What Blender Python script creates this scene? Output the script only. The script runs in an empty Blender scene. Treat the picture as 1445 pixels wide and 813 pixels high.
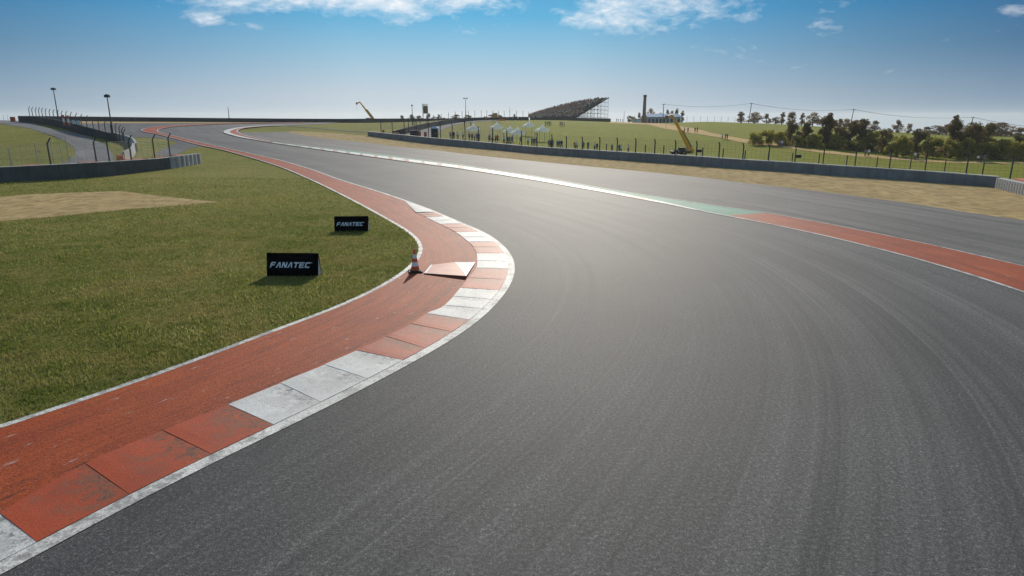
import bpy, bmesh, math, random
import numpy as np
from mathutils import Vector, Matrix
from mathutils.geometry import delaunay_2d_cdt

random.seed(7); rng = np.random.default_rng(7)
SC = bpy.context.scene
COL = SC.collection
PI = math.pi

# ------------------------------------------------------------------ camera
F, XC, YC, HC = 920.0, 722.5, 406.5, 5.0
TH = math.atan(241 / 920)
CT, ST = math.cos(TH), math.sin(TH)
cam = bpy.data.objects.new('camera', bpy.data.cameras.new('camera'))
COL.objects.link(cam)
cam.location = (0, 0, HC)
cam.rotation_euler = (PI / 2 - TH, 0, 0)
cam.data.sensor_width = 36
cam.data.lens = 36 * F / 1445
cam.data.clip_start = 0.1
cam.data.clip_end = 20000
SC.camera = cam


def ray(x, y):
    u = (x - XC) / F; v = (YC - y) / F
    return (u, CT + v * ST, -ST + v * CT)


def tan_az(x):
    return (x - XC) / F * CT


# ------------------------------------------------------------------ terrain
COLS = {  # column of the view -> (distance, height) profile of the land
    -900: [(0, 0), (50, 0), (80, 1.0), (135, 4.3), (200, 4.3), (320, 3), (500, -8), (1500, -40), (9000, -200)],
    0: [(0, 0), (53, 0), (66, .3), (80, .9), (100, 1.9), (120, 3.3), (135, 4.15), (170, 4.2), (225, 4.0), (330, 2), (500, -8), (1500, -40), (9000, -200)],
    80: [(0, 0), (55, 0), (66, .25), (80, .9), (100, 1.9), (118, 3.0), (135, 3.7), (170, 3.75), (225, 3.75), (330, 2), (500, -8), (1500, -40), (9000, -200)],
    150: [(0, 0), (57, 0), (68, .25), (80, .8), (100, 1.85), (112, 2.3), (125, 2.65), (150, 3.1), (225, 3.55), (330, 2), (500, -8), (1500, -40), (9000, -200)],
    260: [(0, 0), (60, 0), (80, .5), (110, 1.75), (150, 2.85), (225, 3.45), (330, 2), (500, -8), (1500, -40), (9000, -200)],
    480: [(0, 0), (70, 0), (100, .45), (150, 1.8), (225, 3.2), (330, 2.2), (500, -8), (1500, -40), (9000, -200)],
    600: [(0, 0), (80, 0), (125, .75), (163, 1.75), (183, 2.5), (225, 2.85), (330, 3.1), (370, 2.8), (500, -4), (1500, -40), (9000, -200)],
    640: [(0, 0), (85, 0), (116, .35), (150, .65), (180, 1.65), (210, 2.8), (240, 3.35), (300, 3.95), (360, 3.6), (500, -4), (1500, -40), (9000, -200)],
    690: [(0, 0), (85, 0), (112, .15), (120, -.2), (155, -.4), (220, 1.9), (262, 3.5), (300, 4.0), (360, 3.8), (500, -4), (1500, -40), (9000, -200)],
    800: [(0, 0), (93, 0), (99, -.2), (109, -1.3), (130, -1.4), (170, -.7), (250, 2.2), (320, 3.5), (380, 3.6), (560, -4), (1500, -40), (9000, -200)],
    920: [(0, 0), (82, 0), (89, -.3), (98, -1.6), (120, -2.5), (150, -2.5), (180, -1.2), (220, .5), (300, 2.2), (380, 1.7), (450, 1), (600, -6), (1500, -40), (9000, -200)],
    1000: [(0, 0), (73, 0), (80, -.3), (90, -1.8), (120, -3.1), (150, -3.1), (170, -2.1), (187, -.9), (230, 1.0), (300, 2.9), (340, 2.9), (450, 0), (600, -8), (1500, -40), (9000, -200)],
    1100: [(0, 0), (30, 0), (66, -.1), (72, -.4), (81, -1.4), (120, -2.6), (155, -2.3), (200, -1.0), (300, 1.7), (340, 1.7), (450, -2), (600, -10), (1500, -40), (9000, -200)],
    1200: [(0, 0), (25, 0), (64, -.4), (70, -.7), (80, -1.6), (120, -3.0), (140, -3.25), (170, -3.2), (220, -2.4), (300, -.6), (350, -.4), (450, -4), (600, -12), (1500, -40), (9000, -200)],
    1290: [(0, 0), (22, 0), (57, -.55), (63, -.7), (69, -1.2), (82, -2.8), (120, -4.0), (150, -4.1), (200, -3.9), (300, -2.9), (350, -3.2), (450, -6), (600, -14), (1500, -40), (9000, -200)],
    1400: [(0, 0), (20, 0), (54, -.8), (63, -.95), (69, -1.5), (80, -3.0), (120, -4.6), (180, -4.7), (250, -3.8), (350, -4.2), (450, -7), (600, -14), (1500, -40), (9000, -200)],
    1900: [(0, 0), (18, 0), (45, -.7), (58, -.9), (66, -1.5), (80, -3), (120, -5), (180, -5), (250, -4), (350, -4.5), (450, -7), (600, -14), (1500, -40), (9000, -200)],
}
YS = np.concatenate([np.arange(0, 420, 2.0), np.arange(420, 1000, 20.0), np.geomspace(1000, 9000, 25)])
TS = np.linspace(-1.9, 1.5, 341)
_ck = sorted(COLS)
_zc = np.array([np.interp(YS, [p[0] for p in COLS[c]], [p[1] for p in COLS[c]]) for c in _ck])
_tc = np.array([tan_az(c) for c in _ck])
ZG = np.array([np.interp(TS, _tc, _zc[:, j]) for j in range(len(YS))]).T
for _ in range(3):                       # soften creases
    k = np.array([1, 2, 1]) / 4.0
    p = np.pad(ZG, ((1, 1), (0, 0)), mode='edge'); ZG = k[0]*p[:-2] + k[1]*p[1:-1] + k[2]*p[2:]
for _ in range(2):
    p = np.pad(ZG, ((0, 0), (1, 1)), mode='edge'); ZG = .25*p[:, :-2] + .5*p[:, 1:-1] + .25*p[:, 2:]


def zt(X, Y):
    X = np.asarray(X, float); Y = np.asarray(Y, float)
    Yc = np.clip(Y, 4.0, 8999.0)
    t = np.clip(X / Yc, TS[0], TS[-1])
    it = np.clip(((t - TS[0]) / (TS[1] - TS[0])), 0, len(TS) - 1.001); i = it.astype(int); a = it - i
    j = np.clip(np.searchsorted(YS, Yc, side='right') - 1, 0, len(YS) - 2)
    b = (Yc - YS[j]) / (YS[j + 1] - YS[j])
    z = (ZG[i, j]*(1-a) + ZG[i+1, j]*a)*(1-b) + (ZG[i, j+1]*(1-a) + ZG[i+1, j+1]*a)*b
    return z * np.clip((np.asarray(Y, float) - 4) / 10, 0, 1)


_YM = np.concatenate([np.arange(1.5, 60, .1), np.arange(60, 430, .4)])


def gp(x, y, ymin=0.0):
    """where the line of sight of a pixel meets the land"""
    d = ray(x, y)
    s = _YM / d[1]
    X = d[0]*s; Z = HC + d[2]*s
    g = Z - zt(X, _YM)
    ok = np.where((g <= 0) & (_YM > ymin))[0]
    if len(ok) == 0:
        k = int(np.argmin(np.where(_YM > ymin, np.abs(g), 1e9)))
        return (float(X[k]), float(_YM[k]))
    k = ok[0]
    if k == 0: return (float(X[0]), float(_YM[0]))
    a = g[k-1] / (g[k-1] - g[k]) if g[k-1] > 0 else 1.0
    Y = _YM[k-1] + a*(_YM[k] - _YM[k-1])
    return (float(d[0]/d[1]*Y), float(Y))


def zpx(x, y, Y):
    """point at forward distance Y on a line of sight"""
    d = ray(x, y); s = Y / d[1]
    return Vector((d[0]*s, Y, HC + d[2]*s))


def at(x, Y, dz=0.0):
    X = tan_az(x) * Y
    return Vector((X, Y, float(zt(X, Y)) + dz))


def lay(Y, n):
    return n * (0.003 + 0.0004 * np.clip(np.asarray(Y, float) - 30, 0, 400))


def spline(pts, step=0.5):
    P = [np.array(p, float) for p in pts]
    out = []
    for i in range(len(P) - 1):
        p0 = P[max(i-1, 0)]; p1 = P[i]; p2 = P[i+1]; p3 = P[min(i+2, len(P)-1)]
        L = np.linalg.norm(p2 - p1); n = max(1, int(L / step))
        d1 = np.linalg.norm(p1-p0)**.5 or 1e-6; d2 = L**.5 or 1e-6; d3 = np.linalg.norm(p3-p2)**.5 or 1e-6
        if i == 0: m1 = p2 - p1
        else: m1 = (p1-p0)/d1 - (p2-p0)/(d1+d2) + (p2-p1)/d2; m1 = m1*d2
        if i == len(P)-2: m2 = p2 - p1
        else: m2 = (p2-p1)/d2 - (p3-p1)/(d2+d3) + (p3-p2)/d3; m2 = m2*d2
        for k in range(n):
            s = k / n
            out.append((2*s**3-3*s**2+1)*p1 + (s**3-2*s**2+s)*m1 + (-2*s**3+3*s**2)*p2 + (s**3-s**2)*m2)
    out.append(P[-1])
    return np.array(out)


def curve_px(pts, step=0.5):
    return spline([gp(*p) for p in pts], step)


def offset(poly, w):
    """shift an open polyline to its left by w"""
    d = np.gradient(poly, axis=0)
    n = np.stack([-d[:, 1], d[:, 0]], 1); n /= np.linalg.norm(n, axis=1)[:, None] + 1e-9
    return poly + n * (w if np.isscalar(w) else np.asarray(w)[:, None])


# ------------------------------------------------------------------ object helpers
def tag(o, label=None, cat=None, group=None, kind=None):
    if label: o['label'] = label
    if cat: o['category'] = cat
    if group: o['group'] = group
    if kind: o['kind'] = kind
    return o


def obj(name, me, parent=None, loc=(0, 0, 0), rz=0.0, mat=None):
    o = bpy.data.objects.new(name, me)
    COL.objects.link(o)
    o.location = loc; o.rotation_euler = (0, 0, rz)
    if parent: o.parent = parent
    if mat is not None and me is not None and not me.materials:
        for m in (mat if isinstance(mat, (list, tuple)) else [mat]): me.materials.append(m)
    return o


def empty(name, loc, label, cat, group=None, rz=0.0):
    o = obj(name, None, None, loc, rz)
    o.empty_display_size = .3
    return tag(o, label, cat, group)


class MB:
    """collects boxes, bars and tubes for ONE mesh"""
    def __init__(s): s.v = []; s.f = []; s.m = []
    def face(s, pts, mi=0):
        n = len(s.v); s.v += [tuple(p) for p in pts]; s.f.append(tuple(range(n, n+len(pts)))); s.m.append(mi)
    def box(s, c, d, rz=0.0, mi=0, top=1.0):
        cx, cy, cz = c; dx, dy, dz = d[0]/2, d[1]/2, d[2]/2
        n = len(s.v); ca, sa = math.cos(rz), math.sin(rz)
        for z, k in ((-dz, 1.0), (dz, top)):
            for x, y in ((-dx, -dy), (dx, -dy), (dx, dy), (-dx, dy)):
                x *= k; y *= k
                s.v.append((cx + x*ca - y*sa, cy + x*sa + y*ca, cz + z))
        for q in ((3, 2, 1, 0), (4, 5, 6, 7), (0, 1, 5, 4), (1, 2, 6, 5), (2, 3, 7, 6), (3, 0, 4, 7)):
            s.f.append(tuple(n+i for i in q)); s.m.append(mi)
    def tube(s, pts, r, n=6, mi=0, cap=True):
        P = [Vector(p) for p in pts]; R = r if isinstance(r, (list, tuple)) else [r]*len(P)
        b = len(s.v)
        for i, p in enumerate(P):
            d = (P[min(i+1, len(P)-1)] - P[max(i-1, 0)]).normalized()
            u = d.cross(Vector((0, 0, 1)))
            if u.length < .05: u = d.cross(Vector((0, 1, 0)))
            u.normalize(); w = d.cross(u)
            for k in range(n):
                a = 2*PI*k/n
                s.v.append(tuple(p + (u*math.cos(a) + w*math.sin(a))*R[i]))
        for i in range(len(P)-1):
            for k in range(n):
                k2 = (k+1) % n
                s.f.append((b+i*n+k2, b+i*n+k, b+(i+1)*n+k, b+(i+1)*n+k2)); s.m.append(mi)
        if cap:
            s.f.append(tuple(b+k for k in range(n))); s.m.append(mi)
            s.f.append(tuple(b+(len(P)-1)*n+k for k in reversed(range(n)))); s.m.append(mi)
    def lathe(s, prof, n=24, c=(0, 0, 0), mi=0):
        b = len(s.v)
        for r, z in prof:
            for k in range(n):
                a = 2*PI*k/n; s.v.append((c[0]+r*math.cos(a), c[1]+r*math.sin(a), c[2]+z))
        for i in range(len(prof)-1):
            for k in range(n):
                k2 = (k+1) % n
                s.f.append((b+i*n+k, b+i*n+k2, b+(i+1)*n+k2, b+(i+1)*n+k)); s.m.append(mi)
    def mesh(s, name, mats, smooth=False):
        me = bpy.data.meshes.new(name)
        me.from_pydata(s.v, [], s.f)
        for m in (mats if isinstance(mats, (list, tuple)) else [mats]): me.materials.append(m)
        me.polygons.foreach_set('material_index', s.m)
        if smooth: me.polygons.foreach_set('use_smooth', [True]*len(s.f))
        me.update()
        return me
    def build(s, name, mats, parent=None, loc=(0, 0, 0), rz=0.0, smooth=False):
        return obj(name, s.mesh(name, mats, smooth), parent, loc, rz)


# ------------------------------------------------------------------ materials
class NT:
    def __init__(s, name):
        s.mat = bpy.data.materials.new(name); s.mat.use_nodes = True
        s.t = s.mat.node_tree; s.b = s.t.nodes['Principled BSDF']; s.out = s.t.nodes['Material Output']
    def n(s, typ, **kw):
        x = s.t.nodes.new(typ)
        for k, v in kw.items(): setattr(x, k, v)
        return x
    def l(s, a, b): s.t.links.new(a, b)
    def coord(s, kind='Object', scale=(1, 1, 1)):
        c = s.n('ShaderNodeTexCoord'); m = s.n('ShaderNodeMapping'); m.inputs['Scale'].default_value = scale
        s.l(c.outputs[kind], m.inputs['Vector']); return m.outputs[0]
    def noise(s, vec, scale, detail=4, rough=.55, dist=0.0):
        x = s.n('ShaderNodeTexNoise'); x.inputs['Scale'].default_value = scale; x.inputs['Detail'].default_value = detail
        x.inputs['Roughness'].default_value = rough; x.inputs['Distortion'].default_value = dist
        if vec is not None: s.l(vec, x.inputs['Vector'])
        return x.outputs['Fac']
    def ramp(s, fac, stops, interp='LINEAR'):
        r = s.n('ShaderNodeValToRGB'); e = r.color_ramp.elements; r.color_ramp.interpolation = interp
        while len(e) < len(stops): e.new(.5)
        for q, (p, c) in zip(e, stops):
            q.position = p; q.color = (c, c, c, 1) if not isinstance(c, (tuple, list)) else tuple(c)+(1,)
        s.l(fac, r.inputs[0]); return r.outputs[0]
    def mix(s, fac, a, b, mode='MIX'):
        m = s.n('ShaderNodeMix', data_type='RGBA', blend_type=mode)
        for i, q in ((0, fac), (6, a), (7, b)):
            if isinstance(q, (int, float)): m.inputs[i].default_value = q
            elif isinstance(q, tuple): m.inputs[i].default_value = q+(1,)
            else: s.l(q, m.inputs[i])
        return m.outputs[2]
    def math(s, op, a, b=0.0, c=0.0, clamp=False):
        m = s.n('ShaderNodeMath', operation=op, use_clamp=clamp)
        for i, q in enumerate((a, b, c)):
            if isinstance(q, (int, float)): m.inputs[i].default_value = q
            else: s.l(q, m.inputs[i])
        return m.outputs[0]
    def bump(s, h, strength=.3, dist=.02):
        b = s.n('ShaderNodeBump'); b.inputs['Strength'].default_value = strength; b.inputs['Distance'].default_value = dist
        s.l(h, b.inputs['Height']); s.l(b.outputs[0], s.b.inputs['Normal'])
    def set(s, **kw):
        for k, v in kw.items():
            i = s.b.inputs[k.replace('_', ' ')]
            if isinstance(v, (int, float)): i.default_value = v
            elif isinstance(v, tuple): i.default_value = v+(1,)
            else: s.l(v, i)
        return s


def plain(name, col, rough=.6, var=.25, scale=6.0, metal=0.0, spec=.4):
    m = NT(name); v = m.coord()
    n = m.noise(v, scale, 5, .6)
    c = m.mix(m.ramp(n, [(.3, 0.0), (.7, 1.0)]), tuple(x*(1-var) for x in col), tuple(min(1, x*(1+var)) for x in col))
    m.set(Base_Color=c, Roughness=rough, Metallic=metal); m.b.inputs['Specular IOR Level'].default_value = spec
    return m.mat


def mat_asphalt(name, base, streak=.5, speck=1.0, tint=(1, 1, 1), spec=.16, ro=.68):
    m = NT(name)
    uv = m.n('ShaderNodeUVMap'); uv.uv_map = 'along'
    def st(sx, sy):
        mp = m.n('ShaderNodeMapping'); mp.inputs['Scale'].default_value = (sx, sy, 1); m.l(uv.outputs[0], mp.inputs['Vector']); return mp.outputs[0]
    s1 = m.noise(st(.02, 1.1), 1.0, 4, .6, .3)
    s2 = m.noise(st(.045, 4.5), 1.0, 3, .6, .2)
    s3 = m.noise(st(.011, .32), 1.0, 2, .5)
    v = m.coord('Object')
    grit = m.noise(v, 48, 3, .8); gritb = m.noise(v, 17, 4, .7)
    fleck = m.n('ShaderNodeTexVoronoi'); fleck.inputs['Scale'].default_value = 45; m.l(v, fleck.inputs['Vector'])
    big = m.noise(v, .12, 4, .6)
    s4 = m.noise(st(.06, 13), 1.0, 3, .6, .15)
    k = m.math('ADD', m.math('ADD', m.math('MULTIPLY', m.ramp(s1, [(.34, 0.0), (.66, 1.0)]), .34), m.math('MULTIPLY', m.ramp(s2, [(.36, 0.0), (.64, 1.0)]), .24)), m.math('ADD', m.math('MULTIPLY', m.ramp(s3, [(.35, 0.0), (.65, 1.0)]), .24), m.math('MULTIPLY', m.ramp(s4, [(.38, 0.0), (.62, 1.0)]), .09)))
    lo = tuple(base*(1-.52*streak)*t for t in tint); hi = tuple(base*(1+.85*streak)*t*w_ for t, w_ in zip(tint, (1.03, 1.0, .97)))
    c = m.mix(m.ramp(k, [(.22, 0.0), (.80, 1.0)]), lo, hi)
    # pale scrubbed arcs where tyres have slid
    pale = m.noise(st(.035, 6.5), 1.0, 4, .65, .25)
    c = m.mix(m.math('MULTIPLY', m.ramp(pale, [(.58, 0.0), (.68, .8*streak)]), m.ramp(m.noise(st(.05, .25), 1.0, 2), [(.42, 0.0), (.6, 1.0)])), c, tuple(base*2.5*t for t in tint))
    gm = m.ramp(m.math('ADD', m.math('MULTIPLY', grit, .6), m.math('MULTIPLY', gritb, .4)), [(.36, .22), (.46, .75), (.54, 1.15), (.62, 3.0)])
    c = m.mix(speck, c, gm, 'MULTIPLY')
    fl = m.ramp(fleck.outputs['Color'], [(.90, 0.0), (.97, 1.0)])
    c = m.mix(m.math('MULTIPLY', fl, .3*speck), c, (.26, .245, .225))
    c = m.mix(1.0, c, m.ramp(big, [(.3, .80), (.7, 1.2)]), 'MULTIPLY')
    joint = m.noise(v, 2.1, 5, .7)
    c = m.mix(m.ramp(joint, [(.68, 0.0), (.76, .35)]), c, tuple(base*.45*t for t in tint))
    m.set(Base_Color=c, Roughness=m.ramp(k, [(.15, ro), (.8, ro+.05)]))
    m.b.inputs['Specular IOR Level'].default_value = spec
    m.bump(m.math('ADD', grit, m.math('MULTIPLY', gritb, .8)), .55, .012)
    return m.mat


def mat_paint(name, col, under, wear=.5, scale=1.0, rough=.55, bump=.5, dark=.0, spec=.18):
    """paint on a coarse surface, worn through in patches"""
    m = NT(name); v = m.coord()
    g = m.noise(v, 55*scale, 3, .7); w1 = m.noise(v, 1.6*scale, 6, .65, .6); w2 = m.noise(m.coord('Object', (1, 1, 1)), 9*scale, 5, .7, .4)
    tone = m.noise(v, .5*scale, 4, .6)
    c = m.mix(m.ramp(tone, [(.3, 0.0), (.7, 1.0)]), tuple(x*.78 for x in col), tuple(min(.95, x*1.18) for x in col))
    c = m.mix(m.ramp(g, [(.32, .55*(.4+bump)), (.55, 0.0)]), c, tuple(x*.35 for x in under))
    wm = m.math('ADD', m.math('MULTIPLY', w1, .55), m.math('MULTIPLY', w2, .45))
    c = m.mix(m.ramp(wm, [(.60-.16*wear, 0.0), (.66-.12*wear, .75)]), c, under)
    if dark > 0:
        dm = m.noise(v, 3.2*scale, 6, .7, 1.2)
        c = m.mix(m.ramp(dm, [(.55, 0.0), (.66, dark)]), c, (.05, .04, .035))
    m.set(Base_Color=c, Roughness=m.ramp(g, [(.3, rough+.15), (.7, rough)]))
    m.b.inputs['Specular IOR Level'].default_value = spec
    m.bump(m.math('ADD', g, m.math('MULTIPLY', w2, .6)), bump, .012)
    return m.mat


def mat_grass():
    m = NT('grass_field'); v = m.coord()
    a = m.noise(v, .06, 5, .62); b = m.noise(v, .55, 5, .65); d = m.noise(m.coord('Object', (1.0, .55, 1)), 4.5, 5, .72); e = m.noise(v, 26, 4, .75)
    c = m.mix(m.ramp(a, [(.35, 0.0), (.65, 1.0)]), (.17, .185, .036), (.28, .255, .07))
    c = m.mix(m.ramp(b, [(.45, 0.0), (.66, .7)]), c, (.31, .245, .10))
    c = m.mix(m.ramp(d, [(.36, .75), (.52, 0.0)]), c, (.060, .090, .016))
    c = m.mix(m.ramp(d, [(.58, 0.0), (.74, .6)]), c, (.30, .27, .12))
    c = m.mix(m.ramp(e, [(.32, .7), (.5, 0.0)]), c, (.035, .048, .010))
    c = m.mix(m.ramp(e, [(.55, 0.0), (.75, .55)]), c, (.28, .28, .10))
    # backlit glow of the meadow behind the long barrier, painted in as yellower green
    sp = m.n('ShaderNodeSeparateXYZ'); m.l(m.coord(), sp.inputs[0])
    far = m.math('SUBTRACT', sp.outputs[1], m.math('MULTIPLY', sp.outputs[0], -.72))
    mask = m.math('MULTIPLY', m.ramp(m.math('DIVIDE', m.math('ADD', far, m.math('MULTIPLY', a, 14)), 200), [(.48, 0.0), (.52, 1.0)]), m.ramp(m.math('DIVIDE', m.math('ADD', sp.outputs[0], 60), 120), [(.45, 0.0), (.52, 1.0)]))
    c = m.mix(m.math('MULTIPLY', mask, .82), c, m.mix(m.ramp(b, [(.3, 0.0), (.7, 1.0)]), (.135, .165, .012), (.25, .235, .026)))
    m.set(Base_Color=c, Roughness=.95); m.b.inputs['Specular IOR Level'].default_value = .03
    m.bump(m.math('ADD', m.math('MULTIPLY', d, 1.4), e), .9, .06)
    return m.mat


def mat_sand(name='sand_gravel', col=(.45, .33, .16)):
    m = NT(name); v = m.coord()
    a = m.noise(v, .35, 4, .6); d = m.noise(m.coord('Object', (1, .6, 1)), 1.6, 5, .65, .4); e = m.noise(v, 30, 3, .7)
    c = m.mix(m.ramp(a, [(.3, 0.0), (.7, 1.0)]), tuple(x*.82 for x in col), tuple(x*1.1 for x in col))
    c = m.mix(m.ramp(d, [(.40, .75), (.56, 0.0)]), c, tuple(x*.52 for x in col))
    c = m.mix(m.ramp(e, [(.3, .5), (.5, 0.0)]), c, tuple(x*.5 for x in col))
    m.set(Base_Color=c, Roughness=.95); m.b.inputs['Specular IOR Level'].default_value = .03
    m.bump(m.math('ADD', d, m.math('MULTIPLY', e, .3)), .8, .08)
    return m.mat


def mat_concrete(name, col=(.30, .30, .31), spec=.3):
    m = NT(name); v = m.coord()
    a = m.noise(v, .8, 5, .65); s = m.noise(m.coord('Object', (3.0, 3.0, .25)), 1.0, 4, .6); e = m.noise(v, 22, 3, .7)
    c = m.mix(m.ramp(a, [(.3, 0.0), (.7, 1.0)]), tuple(x*.75 for x in col), tuple(x*1.15 for x in col))
    c = m.mix(m.ramp(s, [(.48, 0.0), (.72, .5)]), c, tuple(x*.45 for x in col))
    c = m.mix(m.ramp(e, [(.3, .3), (.5, 0.0)]), c, tuple(x*.5 for x in col))
    m.set(Base_Color=c, Roughness=.85); m.b.inputs['Specular IOR Level'].default_value = spec
    m.bump(e, .3, .01)
    return m.mat


def mat_leaf(name, a, b, trans=.35):
    m = NT(name); v = m.coord()
    n = m.noise(v, 1.1, 3, .6); i = m.n('ShaderNodeObjectInfo')
    g = m.n('ShaderNodeNewGeometry')
    k = m.math('ADD', m.math('MULTIPLY', m.ramp(n, [(.35, 0.0), (.65, 1.0)]), .55), m.math('MULTIPLY', g.outputs['Random Per Island'], .45))
    c = m.mix(k, a, b)
    c = m.mix(m.math('MULTIPLY', i.outputs['Random'], .35), c, tuple(x*.6 for x in a))
    m.set(Base_Color=c, Roughness=.6); m.b.inputs['Specular IOR Level'].default_value = .25
    t = m.n('ShaderNodeBsdfTranslucent'); m.l(c, t.inputs[0])
    x = m.n('ShaderNodeMixShader'); x.inputs[0].default_value = trans
    m.l(m.b.outputs[0], x.inputs[1]); m.l(t.outputs[0], x.inputs[2]); m.l(x.outputs[0], m.out.inputs[0])
    return m.mat


def mat_tent():
    m = NT('white_tent_fabric'); v = m.coord(); c = m.mix(m.noise(v, 2, 3), (.96, .95, .92), (.98, .97, .95))
    m.set(Base_Color=c, Roughness=.8); t = m.n('ShaderNodeBsdfTranslucent'); m.l(c, t.inputs[0])
    x = m.n('ShaderNodeMixShader'); x.inputs[0].default_value = .5
    m.l(m.b.outputs[0], x.inputs[1]); m.l(t.outputs[0], x.inputs[2]); m.l(x.outputs[0], m.out.inputs[0])
    return m.mat


def mat_red():
    m = NT('red_run_off_paint'); v = m.coord()
    uv = m.n('ShaderNodeUVMap'); uv.uv_map = 'along'
    def st(sx, sy):
        mp = m.n('ShaderNodeMapping'); mp.inputs['Scale'].default_value = (sx, sy, 1); m.l(uv.outputs[0], mp.inputs['Vector']); return mp.outputs[0]
    s1 = m.noise(st(.12, 2.6), 1.0, 5, .65, .4); s2 = m.noise(st(.5, 9), 1.0, 4, .65, .5)
    g1 = m.noise(v, 60, 2, .75); g2 = m.noise(v, 22, 3, .7); pt = m.noise(v, .45, 5, .6); fl = m.noise(st(1.6, 7), 1.0, 5, .7)
    c = m.mix(m.ramp(pt, [(.3, 0.0), (.7, 1.0)]), (.29, .045, .007), (.41, .080, .014))
    c = m.mix(m.ramp(s1, [(.46, 0.0), (.66, .6)]), c, (.18, .030, .011))
    c = m.mix(m.ramp(s2, [(.53, 0.0), (.68, .55)]), c, (.10, .028, .014))
    gg = m.math('ADD', m.math('MULTIPLY', g1, .5), m.math('MULTIPLY', g2, .5))
    c = m.mix(m.ramp(gg, [(.38, .85), (.49, 0.0)]), c, (.075, .018, .010))
    c = m.mix(m.ramp(gg, [(.53, 0.0), (.66, .5)]), c, (.50, .15, .065))
    c = m.mix(m.ramp(fl, [(.63, 0.0), (.67, .8)]), c, (.40, .33, .30))
    # the paint joint that runs along the band
    sep = m.n('ShaderNodeSeparateXYZ'); m.l(uv.outputs[0], sep.inputs[0])
    wob = m.math('ADD', sep.outputs[1], m.math('MULTIPLY', m.noise(st(.8, 0), 1.0, 4, .7), .22))
    near = m.math('ABSOLUTE', m.math('SUBTRACT', wob, 1.78))
    c = m.mix(m.math('MULTIPLY', m.ramp(near, [(.0, 1.0), (.045, 0.0)]), m.ramp(m.noise(st(2.2, 0), 1.0, 3, .7), [(.45, 0.0), (.55, .85)])), c, (.035, .02, .015))
    m.set(Base_Color=c, Roughness=.62); m.b.inputs['Specular IOR Level'].default_value = .13
    m.bump(gg, .8, .02)
    return m.mat


def mat_kerb(name, col, worn, dark):
    m = NT(name); v = m.coord(); uv = m.n('ShaderNodeUVMap'); uv.uv_map = 'slab'
    sp = m.n('ShaderNodeSeparateXYZ'); m.l(uv.outputs[0], sp.inputs[0])
    g = m.noise(v, 40, 3, .75); w1 = m.noise(v, 2.2, 6, .7, 1.4); w2 = m.noise(v, 8, 6, .72, .8); t = m.noise(v, .7, 4, .6)
    c = m.mix(m.ramp(t, [(.3, 0.0), (.7, 1.0)]), tuple(x*.78 for x in col), tuple(min(.95, x*1.15) for x in col))
    c = m.mix(m.ramp(g, [(.36, .55), (.5, 0.0)]), c, tuple(x*.45 for x in col))
    far_ = m.ramp(sp.outputs[0], [(.05, -.0), (.3, .45), (.55, .5), (.85, 1.0)])
    mid = m.ramp(sp.outputs[1], [(0.0, .35), (.3, .9), (.75, 1.0), (1.0, .5)])
    k = m.math('MULTIPLY', m.math('MULTIPLY', far_, mid), 1.0)
    n = m.math('ADD', m.math('MULTIPLY', w1, .62), m.math('MULTIPLY', w2, .38))
    c = m.mix(m.math('MULTIPLY', m.ramp(m.math('ADD', n, m.math('MULTIPLY', k, .16)), [(.55, 0.0), (.70, .8)]), .8), c, worn)
    edge = m.math('ABSOLUTE', m.math('SUBTRACT', n, .50))
    c = m.mix(m.math('MULTIPLY', m.ramp(edge, [(.0, 1.0), (.012, 0.0)]), m.math('MULTIPLY', far_, .75)), c, dark)
    c = m.mix(m.math('MULTIPLY', m.ramp(m.math('ADD', w2, m.math('MULTIPLY', k, .12)), [(.64, 0.0), (.72, .8)]), k), c, dark)
    m.set(Base_Color=c, Roughness=m.ramp(g, [(.3, .7), (.7, .5)])); m.b.inputs['Specular IOR Level'].default_value = .22
    m.bump(m.math('ADD', g, n), .5, .012)
    return m.mat


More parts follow.
